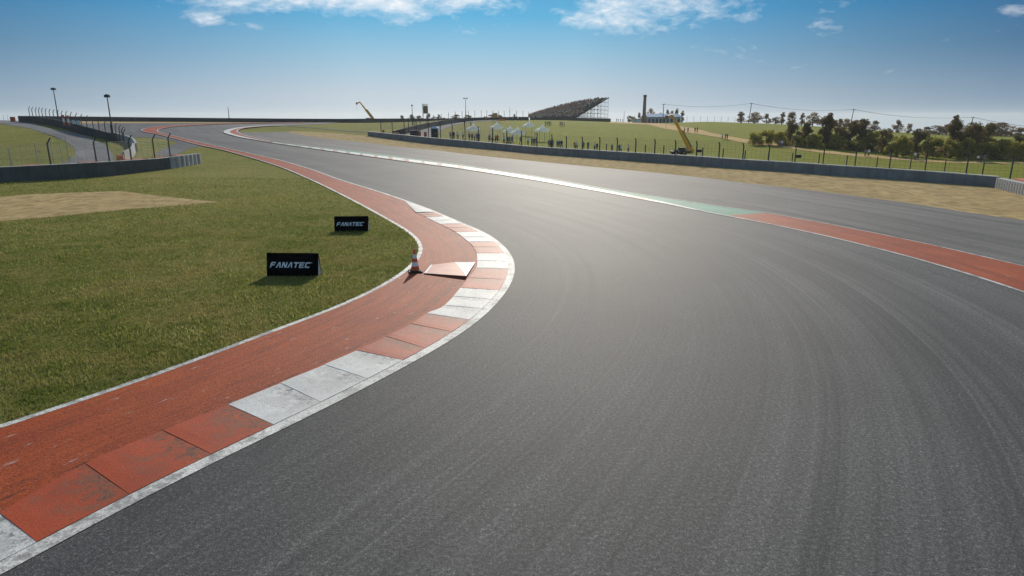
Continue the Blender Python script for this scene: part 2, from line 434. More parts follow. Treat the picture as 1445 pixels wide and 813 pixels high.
M = dict(
    grass=mat_grass(), sand=mat_sand(), path=mat_sand('dirt_path_sand', (.60, .40, .18)),
    track=mat_asphalt('track_asphalt', .072, .58, .9),
    runoff=mat_asphalt('run_off_asphalt', .092, .7, .75, (1.03, 1.0, .96), .16, .72),
    road=mat_asphalt('service_road_concrete', .17, .2, .5, (1, 1, 1), .05, .9),
    red=mat_red(),
    red_kerb=mat_kerb('red_kerb_paint', (.38, .058, .013), (.13, .085, .05), (.055, .035, .025)),
    white_kerb=mat_kerb('white_kerb_paint', (.60, .59, .56), (.36, .35, .33), (.10, .095, .09)),
    white=mat_paint('white_line_paint', (.66, .65, .60), (.16, .155, .15), .7, .75, .55, .8, .0, .35),
    green=mat_paint('green_run_off_paint', (.05, .25, .16), (.20, .25, .22), .7, 1.0, .6, .5),
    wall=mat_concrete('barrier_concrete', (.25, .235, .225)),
    wall_left=mat_concrete('dark_barrier_concrete', (.115, .107, .102)),  # darker tone of the barrier concrete for the left wall
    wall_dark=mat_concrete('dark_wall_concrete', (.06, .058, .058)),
    cap=mat_concrete('pale_concrete_cap', (.78, .72, .63)),
    tyre=mat_concrete('grey_tyre_cover', (.40, .39, .38)),
    redcap=plain('red_cap_paint', (.46, .11, .06), .7),
    steel=plain('dark_galvanised_steel', (.055, .06, .07), .5, .3, 3, .3),
    wire=plain('dull_wire', (.06, .065, .075), .9, .1, 3, 0, .05),
    pale_steel=plain('pale_steel', (.35, .36, .36), .5, .2, 3, .4),
    black=plain('black_board_vinyl', (.002, .002, .0025), .8, .3, 8, 0, .03),
    lettering=plain('white_lettering', (.72, .74, .78), .5, .05),
    ltgrey=plain('light_grey_panel', (.50, .51, .55), .6, .1),
    orange=plain('orange_plastic', (.68, .11, .018), .5, .15, 9),
    cwhite=plain('white_reflective_band', (.75, .75, .73), .5, .08, 9),
    rubber=plain('black_rubber', (.02, .02, .02), .7, .3),
    yellow=plain('yellow_machine_paint', (.95, .37, .018), .45, .15, 2),
    tent=mat_tent(),
    brick=plain('brown_chimney_brick', (.24, .115, .05), .9, .35, 2.5),
    roof=plain('pale_blue_metal_roof', (.55, .60, .68), .35, .1, .5, .2),
    shed=plain('grey_shed_panel', (.36, .37, .40), .7, .2, .6),
    dark=plain('dark_opening', (.03, .03, .035), .8),
    wood=plain('grey_brown_pole_wood', (.13, .095, .07), .9, .3, 4),
    bark=plain('bark', (.07, .05, .035), .95, .4, 5),
    leaf_dark=mat_leaf('dark_leaves', (.085, .070, .017), (.22, .16, .042), .5),
    leaf_brown=mat_leaf('brownish_leaves', (.16, .105, .032), (.33, .21, .068), .5),
    leaf_yellow=mat_leaf('yellow_green_leaves', (.20, .19, .026), (.46, .40, .06), .55),
    screen=plain('brown_screen_panel', (.16, .10, .055), .6, .2),
    blue=plain('pale_blue_plastic', (.42, .55, .72), .4, .1),
    navy=plain('dark_navy_plastic', (.03, .035, .045), .5, .2),
    ochre=plain('ochre_panel', (.42, .25, .05), .6, .2),
    deck=plain('brown_grey_seating', (.13, .10, .085), .8, .3, 1),
    hoard=plain('dark_brown_hoarding', (.085, .065, .045), .9, .3, 1),
)

# ------------------------------------------------------------------ ground sheets
def axis(parts):
    out = []
    for a, b, s in parts:
        out += list(np.arange(a, b, s))
    return np.array(out)


def build_ground(sunk):
    xs = axis([(-160, 200, 2.2)]); ext = np.geomspace(200, 3500, 22)
    xs = np.concatenate([-ext[::-1][:-1] + 0, [-185, -170], xs, ext]); xs = np.unique(np.round(xs, 3))
    ys = np.concatenate([-np.geomspace(40, 600, 6)[::-1], axis([(-30, 260, 2.0), (260, 420, 4.0)]), np.geomspace(420, 4200, 30)])
    ys = np.unique(np.round(ys, 3))
    Xg, Yg = np.meshgrid(xs, ys)
    Zg = zt(Xg, Yg) + 0.0
    P = np.column_stack([Xg.ravel(), Yg.ravel()]); Zf = Zg.ravel().copy()
    for poly in sunk:
        i_ = np.where(inside(P, poly))[0]
        dm = np.full(len(i_), 1e9)
        for a, b in zip(poly, np.roll(poly, -1, axis=0)):
            e = b-a; t_ = np.clip(((P[i_]-a) @ e)/(e @ e + 1e-9), 0, 1); dm = np.minimum(dm, np.linalg.norm(P[i_]-(a+t_[:, None]*e), axis=1))
        Zf[i_] -= .16*np.clip((dm-2.6)/2.0, 0, 1)
    v = np.stack([Xg.ravel(), Yg.ravel(), Zf], 1)
    nx, ny = len(xs), len(ys)
    i = np.arange(nx*ny).reshape(ny, nx)
    f = np.stack([i[:-1, :-1].ravel(), i[:-1, 1:].ravel(), i[1:, 1:].ravel(), i[1:, :-1].ravel()], 1)
    me = bpy.data.meshes.new('ground'); me.from_pydata(v.tolist(), [], f.tolist())
    me.polygons.foreach_set('use_smooth', [True]*len(f))
    o = obj('ground', me, mat=M['grass']); tag(o, kind='structure')


def inside(P, poly):
    x, y = P[:, 0], P[:, 1]; c = np.zeros(len(P), bool)
    for (x1, y1), (x2, y2) in zip(poly, np.roll(poly, -1, axis=0)):
        with np.errstate(divide='ignore', invalid='ignore'):
            c ^= ((y1 > y) != (y2 > y)) & (x < (x2-x1)*(y-y1)/(y2-y1+1e-12)+x1)
    return c


REF = None          # the racing line edge: gives the tarmac its streak direction


def along(P):
    A = REF[:-1]; B = REF[1:]; D = B - A; L = np.linalg.norm(D, axis=1); S = np.concatenate([[0], np.cumsum(L)])
    best = np.full(len(P), 1e9); s = np.zeros(len(P))
    for k in range(len(A)):
        t = ((P - A[k]) @ D[k]) / (L[k]**2 + 1e-9)
        if 0 < k < len(A)-1: t = np.clip(t, 0, 1)
        elif k == 0: t = np.minimum(t, 1)
        else: t = np.maximum(t, 0)
        d = np.linalg.norm(P - (A[k] + t[:, None]*D[k]), axis=1)
        m = d < best; best[m] = d[m]; s[m] = S[k] + t[m]*L[k]
    return np.stack([s, best], 1)


def sheet(name, poly, layer, mat, grid=4.0, near=None, want_uv=False):
    poly = np.asarray(poly, float)
    keep = [0]
    for k in range(1, len(poly)):
        if np.linalg.norm(poly[k] - poly[keep[-1]]) > .02: keep.append(k)
    poly = poly[keep]
    if np.linalg.norm(poly[0]-poly[-1]) < .02: poly = poly[:-1]
    # break up long edges so that they follow the land
    dn = []
    for a, b in zip(poly, np.roll(poly, -1, axis=0)):
        n = max(1, int(np.linalg.norm(b-a)/grid))
        for k in range(n): dn.append(a + (b-a)*k/n)
    poly = np.array(dn)
    lo, hi = poly.min(0), poly.max(0)
    gx, gy = np.meshgrid(np.arange(lo[0]+grid*.37, hi[0], grid), np.arange(lo[1]+grid*.41, hi[1], grid))
    G = np.stack([gx.ravel(), gy.ravel()], 1)
    if near:
        n2, lim = near
        gx, gy = np.meshgrid(np.arange(max(lo[0], -25)+.1, min(hi[0], 45), n2), np.arange(max(lo[1], 2), min(hi[1], lim), n2))
        G = G[~((G[:, 1] < lim) & (G[:, 1] > 2) & (G[:, 0] > -25) & (G[:, 0] < 45))]
        G = np.concatenate([G, np.stack([gx.ravel(), gy.ravel()], 1)])
    G = G[inside(G, poly)] if len(G) else G
    if len(G):
        dmin = np.full(len(G), 1e9)
        for p in poly: dmin = np.minimum(dmin, np.hypot(G[:, 0]-p[0], G[:, 1]-p[1]))
        G = G[dmin > grid*.15 if not near else dmin > .3]
    allp = [Vector((float(p[0]), float(p[1]))) for p in poly] + [Vector((float(p[0]), float(p[1]))) for p in G]
    n = len(poly)
    res = delaunay_2d_cdt(allp, [], [list(range(n))], 1, 1e-5)
    V = np.array([(p.x, p.y) for p in res[0]]); Fc = [f for f in res[2]]
    Z = zt(V[:, 0], V[:, 1]) + lay(V[:, 1], layer)
    me = bpy.data.meshes.new(name); me.from_pydata(np.column_stack([V, Z]).tolist(), [], Fc)
    bm = bmesh.new(); bm.from_mesh(me)
    for f in bm.faces:
        if f.normal.z < 0: f.normal_flip()
        f.smooth = True
    bm.to_mesh(me); bm.free()
    if want_uv:
        uvs = along(V); u = me.uv_layers.new(name='along')
        li = np.zeros(len(me.loops), np.int32); me.loops.foreach_get('vertex_index', li)
        u.data.foreach_set('uv', uvs[li].ravel().astype(np.float32))
    return tag(obj(name, me, mat=mat), kind='structure')


def ribbon(name, A, B, layer, mat, sub=1):
    """a painted band between two polylines of the same length"""
    A = np.asarray(A); B = np.asarray(B)
    rows = [A + (B-A)*k/sub for k in range(sub+1)]
    V = np.concatenate(rows); n = len(A)
    Z = zt(V[:, 0], V[:, 1]) + lay(V[:, 1], layer)
    f = []
    for r in range(sub):
        for k in range(n-1): f.append((r*n+k, r*n+k+1, (r+1)*n+k+1, (r+1)*n+k))
    me = bpy.data.meshes.new(name); me.from_pydata(np.column_stack([V, Z]).tolist(), [], f)
    bm = bmesh.new(); bm.from_mesh(me)
    for q in bm.faces:
        if q.normal.z < 0: q.normal_flip()
    bm.to_mesh(me); bm.free()
    return tag(obj(name, me, mat=mat), kind='structure')


def resample(P, n):
    L = np.concatenate([[0], np.cumsum(np.linalg.norm(np.diff(P, axis=0), axis=1))])
    s = np.linspace(0, L[-1], n)
    return np.stack([np.interp(s, L, P[:, 0]), np.interp(s, L, P[:, 1])], 1)


# edge between grass and red run-off, near to far, and round the far hairpin
GL_PX = [(0, 600), (91, 572), (183, 540), (300, 498), (359, 474), (424, 452), (483, 429), (530, 407), (568, 384), (584, 369), (592.5, 355),
         (590, 343), (576.6, 329), (539, 306.5), (499.5, 285), (480, 275), (441, 256), (399, 238), (357, 224.5), (315.5, 213), (280, 205.5), (259, 200), (240, 195.2),
         (223.5, 191), (202.5, 187), (199.5, 184.3), (207, 181.7), (223.5, 179.6), (246, 177.7), (274, 176.3), (315, 175), (370, 174.2), (430, 173.6)]
TL_PX = [(6.7, 809), (101, 755), (201.5, 701), (302, 651), (388.5, 613), (447.6, 583.7), (506.6, 552.7), (565.6, 521.7), (624.7, 489), (669, 459.7),
         (698.5, 433), (717, 410), (724.6, 395.5), (728, 381), (725.5, 366), (715, 351), (700.6, 338), (680, 326), (643, 311), (613, 298), (570.5, 282.5), (533, 270),
         (480, 254), (441, 240), (399, 227.7), (357, 218), (315.5, 209), (273.6, 199.5), (242, 192), (227.6, 188.6), (223, 185.5), (227.6, 182.9),
         (244, 180), (273.6, 177.9), (315, 175.9), (370, 174.9), (430, 174.1)]


def ext_near(P, L=14.0):
    d = P[0] - P[3]; d /= np.linalg.norm(d)
    return np.concatenate([[P[0] + d*L], P])


def relax(P, n):
    P = P.copy()
    for _ in range(n): P[1:-1] = .25*P[:-2] + .5*P[1:-1] + .25*P[2:]
    return P


GL = ext_near(relax(curve_px(GL_PX, .4), 14)); TL = ext_near(relax(curve_px(TL_PX, .4), 14))
REF = resample(TL[:int(len(TL)*.6)], 160)

# tarmac of track and run-off
EDGE_R = [(403.5, 186.6), (437, 193), (475, 197.7), (520, 202.5), (561, 207.6), (633, 215), (720, 224.7), (817, 234.2), (914, 243.2), (1004, 252.6), (1054, 259), (1184, 274), (1305, 290.6), (1445, 311)]
ER = curve_px(EDGE_R, 1.0)
d = ER[-1] - ER[-8]; d /= np.linalg.norm(d)
ER = np.concatenate([ER, [ER[-1] + d*40]])
HAIR_R = [gp(*p) for p in [(520, 172.4), (470, 174.4), (414, 177.2), (395, 178.3), (370, 178.8), (352, 180.7), (340, 183.6), (336, 186.2), (345, 187.6), (380, 187.2)]]
gl_near = GL[:np.argmin(np.linalg.norm(GL - np.array(gp(271, 207)), axis=1))+1]
left_out = [gp(*p) for p in [(268, 210), (253, 217), (245, 222)]]
left_in = [gp(*p) for p in [(217, 219), (230, 210), (251, 201.6), (232, 196), (205, 194.2), (184, 195.3), (166, 192.5), (145, 187), (120, 181), (104, 176.4), (106, 174.9), (150, 174.4), (210, 174.5), (300, 174.2), (400, 173.4), (500, 172.6)]]
far = np.array(gl_near.tolist() + left_out + left_in + HAIR_R + ER.tolist() + [[70, -25], [gl_near[0][0]-2, -25]])
# the mown side: tarmac goes under the red run-off only
sheet('track', far, 1, M['track'], 4.0, (1.0, 70), True)

# pale run-off asphalt to the right of the painted band
BAND_TOP = [(384, 201), (480, 211.8), (568, 222.6), (640, 231.8), (700, 241.5), (760, 250.3), (860, 267.8), (941, 280.2), (1022, 292.4), (1082.7, 300.7), (1184, 319), (1265, 335), (1346, 352.5), (1445, 375.5)]
BT = curve_px(BAND_TOP, .6); d = BT[-1]-BT[-8]; d /= np.linalg.norm(d); BT = np.concatenate([BT, [BT[-1]+d*6, BT[-1]+d*25]])
LOOP_IN = [gp(*p) for p in [(360, 196.5), (345, 192), (337, 187.3)]]
run = np.concatenate([BT[::-1], LOOP_IN, [gp(345, 187.9), gp(380, 187.6)], ER])
sheet('run_off', run, 2, M['runoff'], 4.0, (1.2, 70), True)

# red run-off band on the left
n = 520
ga, ta = resample(GL, 900), resample(TL, 900)
red_poly = np.concatenate([GL, TL[::-1]])
sheet('red_run_off', red_poly, 3, M['red'], 1.2, None, True)


def line(name, P, w, layer, mat):
    return ribbon(name, P, offset(P, w), layer, mat)


line('white_line', resample(GL, 420), -.16, 4, M['white'])
TLr = resample(TL, 2400)
LW = lambda y: np.interp(y, [0, 14, 24, 34], [.27, .25, .22, .17])
line('white_line', TLr, LW(TLr[:, 1]), 4, M['white'])
TLo = offset(TLr, LW(TLr[:, 1]) - .004)

# --- kerb: sawtooth slabs between the red run-off and the track line
INN = [(0, 726), (121, 656), (230, 609), (322.5, 572.6), (396, 542), (458, 516), (503.7, 495.7), (545, 476), (580, 458), (602.5, 443.5), (627.6, 431.7), (650, 407), (661, 393), (672, 379), (673.5, 368.5), (672.5, 358), (668, 349.5), (661, 342), (642, 327.8), (621, 317), (601, 307), (587, 301), (571, 284)]
OUT = [(47, 770), (190, 700), (299, 642), (386, 602), (452, 568), (513, 535), (568.6, 510), (604, 492), (633.5, 468.5), (661.6, 451.4), (683.7, 436), (704, 410), (713, 395), (719, 380), (720, 369), (717, 358), (709, 349), (697, 341), (673, 327.2), (645, 315.5), (628.6, 305.6), (612, 299.8), (572.5, 284.3)]
ki = [np.array(gp(*p)) for p in INN]; ko = [np.array(gp(*p)) for p in OUT]
ko = [TLo[np.argmin(np.linalg.norm(TLo - p, axis=1))] for p in ko]
d0 = (ki[0]-ki[1]); ki = [ki[0]+d0] + ki; ko = [TLo[np.argmin(np.linalg.norm(TLo - (ko[0]+ko[0]-ko[1]), axis=1))]] + ko
def kspl(K, i, t):
    p0, p1, p2, p3 = K[max(i-1, 0)], K[i], K[i+1], K[min(i+2, len(K)-1)]
    if i >= len(K)-3: p3 = p2 + (p2-p1)
    if i == len(K)-2: return p1 + (p2-p1)*t
    return .5*((2*p1) + (-p0+p2)*t + (2*p0-5*p1+4*p2-p3)*t*t + (-p0+3*p1-3*p2+p3)*t**3)
kb = MB(); KUV = {}
# red and white in photo order, slab by slab
SL = ['w', 'r', 'r', 'r', 'w', 'w', 'w', 'r', 'r', 'r', 'w', 'w', 'r', 'r', 'w', 'w', 'r', 'r', 'w', 'r', 'w', 'r', 'w']
for i in range(len(ki)-1):
    mi = 1 if SL[i] == 'r' else 0
    L = np.linalg.norm(ki[i+1]-ki[i]); halves = 1 if L < 1.7 else 2
    for h in range(halves):
        N = 6; rows = []
        for k in range(N+1):
            t = (h + k/N)/halves
            a, b = kspl(ki, i, t), kspl(ko, i, t)
            s = k/N
            hz = .015*(1-s)**1.15 + .006
            if k == 0: hz = .014
            if i == len(ki)-2: hz = .03*(1-t) + .012
            q = []
            for c, kz in ((0, .85), (.12, 1), (.5, .92), (.85, .6), (1, .35)):
                if c == 1: b = TLo[np.argmin(np.linalg.norm(TLo - b, axis=1))]
                p = a + (b-a)*c; q.append((p[0], p[1], .016 + hz*kz))
            rows.append(q)
        b0 = len(kb.v)
        for r_i, q in enumerate(rows):
            kb.v += q
            for c_i in range(5): KUV[b0 + r_i*5 + c_i] = (r_i/N, c_i/4)
        w = 5
        for k in range(N):
            for c in range(w-1):
                kb.f.append((b0+k*w+c, b0+k*w+c+1, b0+(k+1)*w+c+1, b0+(k+1)*w+c)); kb.m.append(mi)
        def skirt(idx):
            for p, q in zip(idx[:-1], idx[1:]):
                P, Q = kb.v[b0+p], kb.v[b0+q]
                kb.face([P, Q, (Q[0], Q[1], .0), (P[0], P[1], .0)], mi)
        skirt(list(range(w))); skirt([N*w+c for c in reversed(range(w))]); skirt([k*w for k in reversed(range(N+1))]); skirt([k*w+w-1 for k in range(N+1)])
ko_ = kb.build('kerb', [M['white_kerb'], M['red_kerb']])
u = ko_.data.uv_layers.new(name='slab')
for lp in ko_.data.loops: u.data[lp.index].uv = KUV.get(lp.vertex_index, (0, 0))
bm = bmesh.new(); bm.from_mesh(ko_.data); bmesh.ops.recalc_face_normals(bm, faces=bm.faces); bm.to_mesh(ko_.data); bm.free()
tag(ko_, kind='structure')

# --- painted band on the right: green, flat white-red kerb, red run-off
BAND_LOW = [(384, 202.6), (480, 216.2), (568, 228.2), (640, 237.4), (700, 246.5), (760, 256), (860, 273.5), (941, 288.5), (1000, 300.4), (1022, 304.6), (1143, 328.8), (1265, 358.4), (1346, 381.5), (1445, 413.5)]
KERB_UP = [(384, 201.7), (480, 213.8), (568, 224.7), (640, 233.6), (700, 242.2), (760, 251.8), (860, 270.2), (941, 286.2), (1000, 300)]
BL = curve_px(BAND_LOW, .6); d = BL[-1]-BL[-8]; d /= np.linalg.norm(d); BL = np.concatenate([BL, [BL[-1]+d*6, BL[-1]+d*25]])
KU = curve_px(KERB_UP, .6)
split_lo = np.array(gp(1026, 305.4)); split_hi = np.array(gp(1074.6, 300))
def cut(P, q): return int(np.argmin(np.linalg.norm(P - q, axis=1)))
gi, gj = cut(BL, split_lo), cut(BT, split_hi)
sheet('green_run_off', np.concatenate([BL[:gi+1], BT[:gj+1][::-1]]), 3, M['green'], 3.0)
sheet('red_run_off', np.concatenate([BL[gi:], BT[gj:][::-1]]), 3, M['red'], 1.5, None, True)
line('white_line', resample(BL[cut(BL, np.array(gp(985, 297.4))):], 120), .13, 5, M['white'])
line('white_line', resample(BT, 200), -.09, 5, M['white'])
# alternating flat kerb
xs_w = [(384, 398), (405, 417), (425, 435), (441, 452), (458, 470), (477, 488), (494, 508), (512, 528), (533, 548), (554, 570), (577, 595), (599, 617), (624, 646), (655, 673), (684, 703), (708, 741), (757, 786), (803, 832), (856, 886), (911, 1000)]
rk = []
prev = None
def lowpt(P_px, x):
    xs = [p[0] for p in P_px]; ys = [p[1] for p in P_px]
    return gp(x, float(np.interp(x, xs, ys)))
def kq(x0, x1, name, mat):
    n = max(2, int((x1-x0)/6)+1)
    xs = np.linspace(x0, x1, n)
    A = np.array([lowpt(BAND_LOW, x) for x in xs]); B = np.array([lowpt(KERB_UP, min(x, 1000)) for x in xs])
    return A, B
wk = MB()
for k, (x0, x1) in enumerate(xs_w):
    A, B = kq(x0, x1, None, None)
    for c in range(len(A)-1):
        wk.face([(p[0], p[1], float(zt(p[0], p[1]) + lay(p[1], 4))) for p in (A[c], A[c+1], B[c+1], B[c])], 0)
    if k+1 < len(xs_w):
        A, B = kq(x1, xs_w[k+1][0], None, None)
        for c in range(len(A)-1):
            wk.face([(p[0], p[1], float(zt(p[0], p[1]) + lay(p[1], 4))) for p in (A[c], A[c+1], B[c+1], B[c])], 1)
tag(wk.build('flat_kerb', [M['white'], mat_paint('pale_red_kerb_paint', (.46, .17, .10), (.4, .36, .33), .9, 1.0, .5, .5)]), kind='structure')  # red fields are paler than those of the raised kerb

# red band round the far right-hand apex and its white outer kerb
ap_out = curve_px([(384, 202.4), (360, 198.5), (340, 195), (322, 190.5), (315.5, 187.8), (319, 184.8), (330, 182.2), (350, 180), (375, 178.6), (400, 177.9)], .8)
ap_mid = curve_px([(384, 202.2), (360, 197.6), (343, 193.8), (329, 190), (324.5, 187.7), (328, 184.8), (337, 182.4), (354, 180.4), (376, 178.9), (400, 178.1)], .8)
ap_in = curve_px([(384, 201), (362, 196.4), (347, 192.6), (338.5, 189.3), (335.5, 187.2), (337.5, 184.6), (344, 182.6), (358, 180.8), (378, 179.2), (400, 178.3)], .8)
R_ = 90
ribbon('red_run_off', resample(ap_mid, R_), resample(ap_in, R_), 4, M['red'])
ribbon('flat_kerb', resample(ap_out, R_), resample(ap_mid, R_), 4, M['white'])
line('white_line', resample(ap_in, R_), .25, 5, M['white'])

# sand
BASE_R = [(519, 192.4), (582, 200.6), (620, 205.2), (690, 211.4), (746, 217), (860, 225.4), (968, 233.4), (1040, 238.6), (1120, 243.6), (1160.5, 247), (1230, 252), (1270, 254.6), (1328, 259), (1405, 265)]
BR = curve_px(BASE_R, 1.0)
sd = np.concatenate([ER[:-1], [gp(1600, 336), gp(1600, 292)], BR[::-1] + np.array([0, .6]), [gp(500, 190.8), gp(470, 188.2), gp(437, 186.3), gp(418, 185.9)]])
sheet('sand', sd, 1.5, M['sand'], 3.0)
sheet('sand', [gp(*p) for p in [(-150, 285), (0, 278), (43, 274.5), (110, 271.6), (172, 270), (224, 276.7), (310, 285.6), (258, 289.6), (172, 296.5), (56, 308), (0, 312.4), (-150, 324)]], 1, M['sand'], 3.0)
sheet('sand', [gp(*p) for p in [(106, 174.9), (150, 174.4), (210, 174.5), (300, 174.2), (400, 173.2), (440, 172.9)]] + [(at(x, 219).x, 219) for x in (440, 300, 200, 110)], 1.5, M['sand'], 3.0)

# roads of the infield and the dirt path on the hill
sheet('service_road', [gp(*p) for p in [(27, 171), (50, 176), (73, 182.4), (100, 187), (117, 190.5), (146, 203), (159, 217), (161, 226.5), (158, 235), (60, 240), (90, 230.7), (106.6, 219), (104.5, 208.7), (90, 198), (69, 190), (42, 181.5), (0, 175), (-60, 173.5), (-60, 169), (0, 170)]], 1, M['road'], 3.0, None, True)
lane = curve_px([(400, 178.2), (440, 181), (480, 184.6), (518, 188), (540, 190.5)], 1.0)
ribbon('service_road', lane, offset(lane, 1.6), 1.5, M['road'])
r2 = [(545, 196), (575, 190), (592, 184.5), (612, 179.5), (632, 175.6), (650, 172.8), (668, 170.4), (690, 169), (715, 168.6)]
r2b = [(612, 199), (613, 193), (619, 187), (626, 182.2), (636, 178.6), (648, 175.6), (662, 172.9), (685, 170.9), (715, 170)]
sheet('service_road', [gp(*p, ymin=112) for p in r2] + [gp(*p, ymin=112) for p in reversed(r2b)], 1, M['road'], 3.0, None, True)
PU = [(860, 172.4), (910, 174), (937, 175), (961, 178.5), (1004, 188), (1040, 194.7), (1076, 201), (1120, 207.6), (1143, 211), (1177, 214.3), (1212, 217.8), (1260, 222), (1315, 226.4), (1380, 228.6), (1445, 229)]
PL = [(860, 174.4), (914, 176.2), (937, 182), (968, 187.5), (1014, 194), (1040, 200), (1076, 205.4), (1112, 209.6), (1126, 211.4), (1160, 216), (1212, 221.4), (1260, 225), (1315, 229), (1380, 230.8), (1445, 231.2)]
sheet('dirt_path', [gp(*p, ymin=90) for p in PU] + [gp(*p, ymin=90) for p in reversed(PL)], 1, M['path'], 4.0)

build_ground([far, np.array(sd)])

# ------------------------------------------------------------------ walls
def ip(L, x): return float(np.interp(x, [p[0] for p in L], [p[1] for p in L]))


def wall_line(base, top, n, Y=None, ymin=0.0):
    """points (X, Y, z foot, z top) of a wall seen between two outlines"""
    out = []
    for x in np.linspace(base[0][0], base[-1][0], n):
        yb, yt = ip(base, x), ip(top, x)
        if Y is None: X, yy = gp(x, yb, ymin)
        else: yy = Y(x) if callable(Y) else Y; X = zpx(x, yt, yy).x
        out.append((X, yy, float(zt(X, yy)), zpx(x, yt, yy).z))
    # smooth the plan so that the wall runs clean
    A = np.array(out)
    for _ in range(3):
        p = np.pad(A, ((1, 1), (0, 0)), mode='edge'); p[0] = 2*A[0]-A[1]; p[-1] = 2*A[-1]-A[-2]
        A = .25*p[:-2] + .5*p[1:-1] + .25*p[2:]
    return A


def wall_mesh(A, thick, name, mat, parent, lo=None, hi=None, depth=.4):
    """lo / hi: heights measured down from the wall's top; default whole wall"""
    P = A[:, :2]; B = offset(P, thick)
    mid = P[len(P)//2]; 
    if np.linalg.norm(B[len(P)//2]) < np.linalg.norm(mid): B = offset(P, -thick)
    mb = MB(); n = len(A)
    zt_ = A[:, 3] if hi is None else A[:, 3] + hi
    zb_ = A[:, 2] - depth if lo is None else A[:, 3] + lo
    for (x, y), z in zip(P, zb_): mb.v.append((x, y, z))
    for (x, y), z in zip(P, zt_): mb.v.append((x, y, z))
    for (x, y), z in zip(B, zt_): mb.v.append((x, y, z))
    for (x, y), z in zip(B, zb_): mb.v.append((x, y, z))
    for k in range(n-1):
        for a, b in ((0, 1), (1, 2), (2, 3), (3, 0)):
            mb.f.append((a*n+k, a*n+k+1, b*n+k+1, b*n+k)); mb.m.append(0)
    mb.f.append((0, n, 2*n, 3*n)); mb.m.append(0); mb.f.append((n-1, 4*n-1, 3*n-1, 2*n-1)); mb.m.append(0)
    me = mb.mesh(name, mat); bm = bmesh.new(); bm.from_mesh(me); bmesh.ops.recalc_face_normals(bm, faces=bm.faces); bm.to_mesh(me); bm.free()
    return obj(name, me, parent)


TOP_R = [(519, 185.4), (620, 195.3), (690, 201.2), (746, 206.4), (880, 214.4), (968, 219.3), (1040, 224.4), (1120, 229), (1160.5, 231.9), (1230, 236.3), (1270, 238.9), (1328, 242.7), (1405, 249)]
print('WRG', [(x, round(gp(x, ip(BASE_R, x))[1], 1)) for x in range(520, 1410, 40)])
WR = wall_line(BASE_R, TOP_R, 150)
t = empty('concrete_barrier', (0, 0, 0), 'long grey concrete barrier wall with a pale top edge, running beside the sand strip', 'barrier')
wall_mesh(WR, .30, 'wall', M['wall'], t, hi=-.07)
wall_mesh(WR, .36, 'cap', M['cap'], t, lo=-.068, hi=0)

BASE_L = [(-140, 263), (0, 257), (83.6, 253.7), (167, 247.4), (251, 237), (284, 230.7)]
TOP_L = [(-140, 241), (0, 236), (88, 231.8), (167, 227.5), (230, 223.4), (284, 216.5)]
WL = wall_line(BASE_L, TOP_L, 70)
t = empty('concrete_barrier', (0, 0, 0), 'curved dark grey concrete barrier on the grass beyond the left sand patch', 'barrier')
XL = np.linspace(-140, 284, 70)
kx = int(np.argmin(np.abs(XL - 240)))
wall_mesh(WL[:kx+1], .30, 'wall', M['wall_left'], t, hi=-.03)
wall_mesh(WL[:kx+1], .34, 'cap', M['cap'], t, lo=-.028, hi=0)
# ribbed pads closing its right end
E_ = WL[kx:]; L = np.concatenate([[0], np.cumsum(np.linalg.norm(np.diff(E_[:, :2], axis=0), axis=1))])
for k in range(7):
    s0, s1 = L[-1]*k/7 + .03, L[-1]*(k+1)/7 - .03
    q = np.array([[np.interp(s, L, E_[:, c]) for c in range(4)] for s in np.linspace(s0, s1, 4)])
    mb = MB(); c = q.mean(0); dx, dy = q[-1, 0]-q[0, 0], q[-1, 1]-q[0, 1]; rz = math.atan2(dy, dx)
    w = math.hypot(dx, dy); h = c[3]-c[2]
    prof = [(-w/2, 0), (-w*.36, -.09), (0, -.12), (w*.36, -.09), (w/2, 0), (w/2, .4), (-w/2, .4)]
    lo = [(c[0]+math.cos(rz)*a-math.sin(rz)*b, c[1]+math.sin(rz)*a+math.cos(rz)*b, c[2]-.2) for a, b in prof]
    hi = [(x, y, z+.2+h) for x, y, z in lo]
    for i in range(len(lo)): j = (i+1) % len(lo); mb.face([lo[i], lo[j], hi[j], hi[i]])
    mb.face(hi)
    mb.build('pad', M['tyre'], t)
for x0, x1 in ((34, 60), (121, 147), (190, 216), (229, 244), (257, 268)):
    q = []
    for x in (x0, x1):
        i = np.interp(x, XL, np.arange(70)); q.append([np.interp(i, np.arange(70), WL[:, c]) for c in range(4)])
    q = np.array(q); c = q.mean(0); rz = math.atan2(q[1, 1]-q[0, 1], q[1, 0]-q[0, 0])
    mb = MB(); mb.box((c[0]-math.sin(rz)*.75, c[1]+math.cos(rz)*.75, (c[2]+c[3])/2), (np.linalg.norm(q[1, :2]-q[0, :2]), .7, c[3]-c[2]+.06), rz)
    mb.build('red_block', M['redcap'], t)

BASE_F = [(25, 171), (110, 171.3), (190, 171.7), (480, 172), (560, 170), (620, 170), (668, 169)]
TOP_F = [(25, 163.6), (110, 164.4), (190, 165.4), (290, 166.5), (400, 167.4), (480, 167.8), (560, 167.2), (620, 167.4), (668, 166.4)]
WF = wall_line(BASE_F, TOP_F, 80, Y=lambda x: ip([(25, 223), (440, 223), (500, 245), (560, 300), (620, 330), (668, 340)], x))
t = empty('perimeter_wall', (0, 0, 0), 'long dark wall on the skyline beyond the far hairpin', 'wall')
wall_mesh(WF, .4, 'wall', M['wall_dark'], t, depth=1.2)

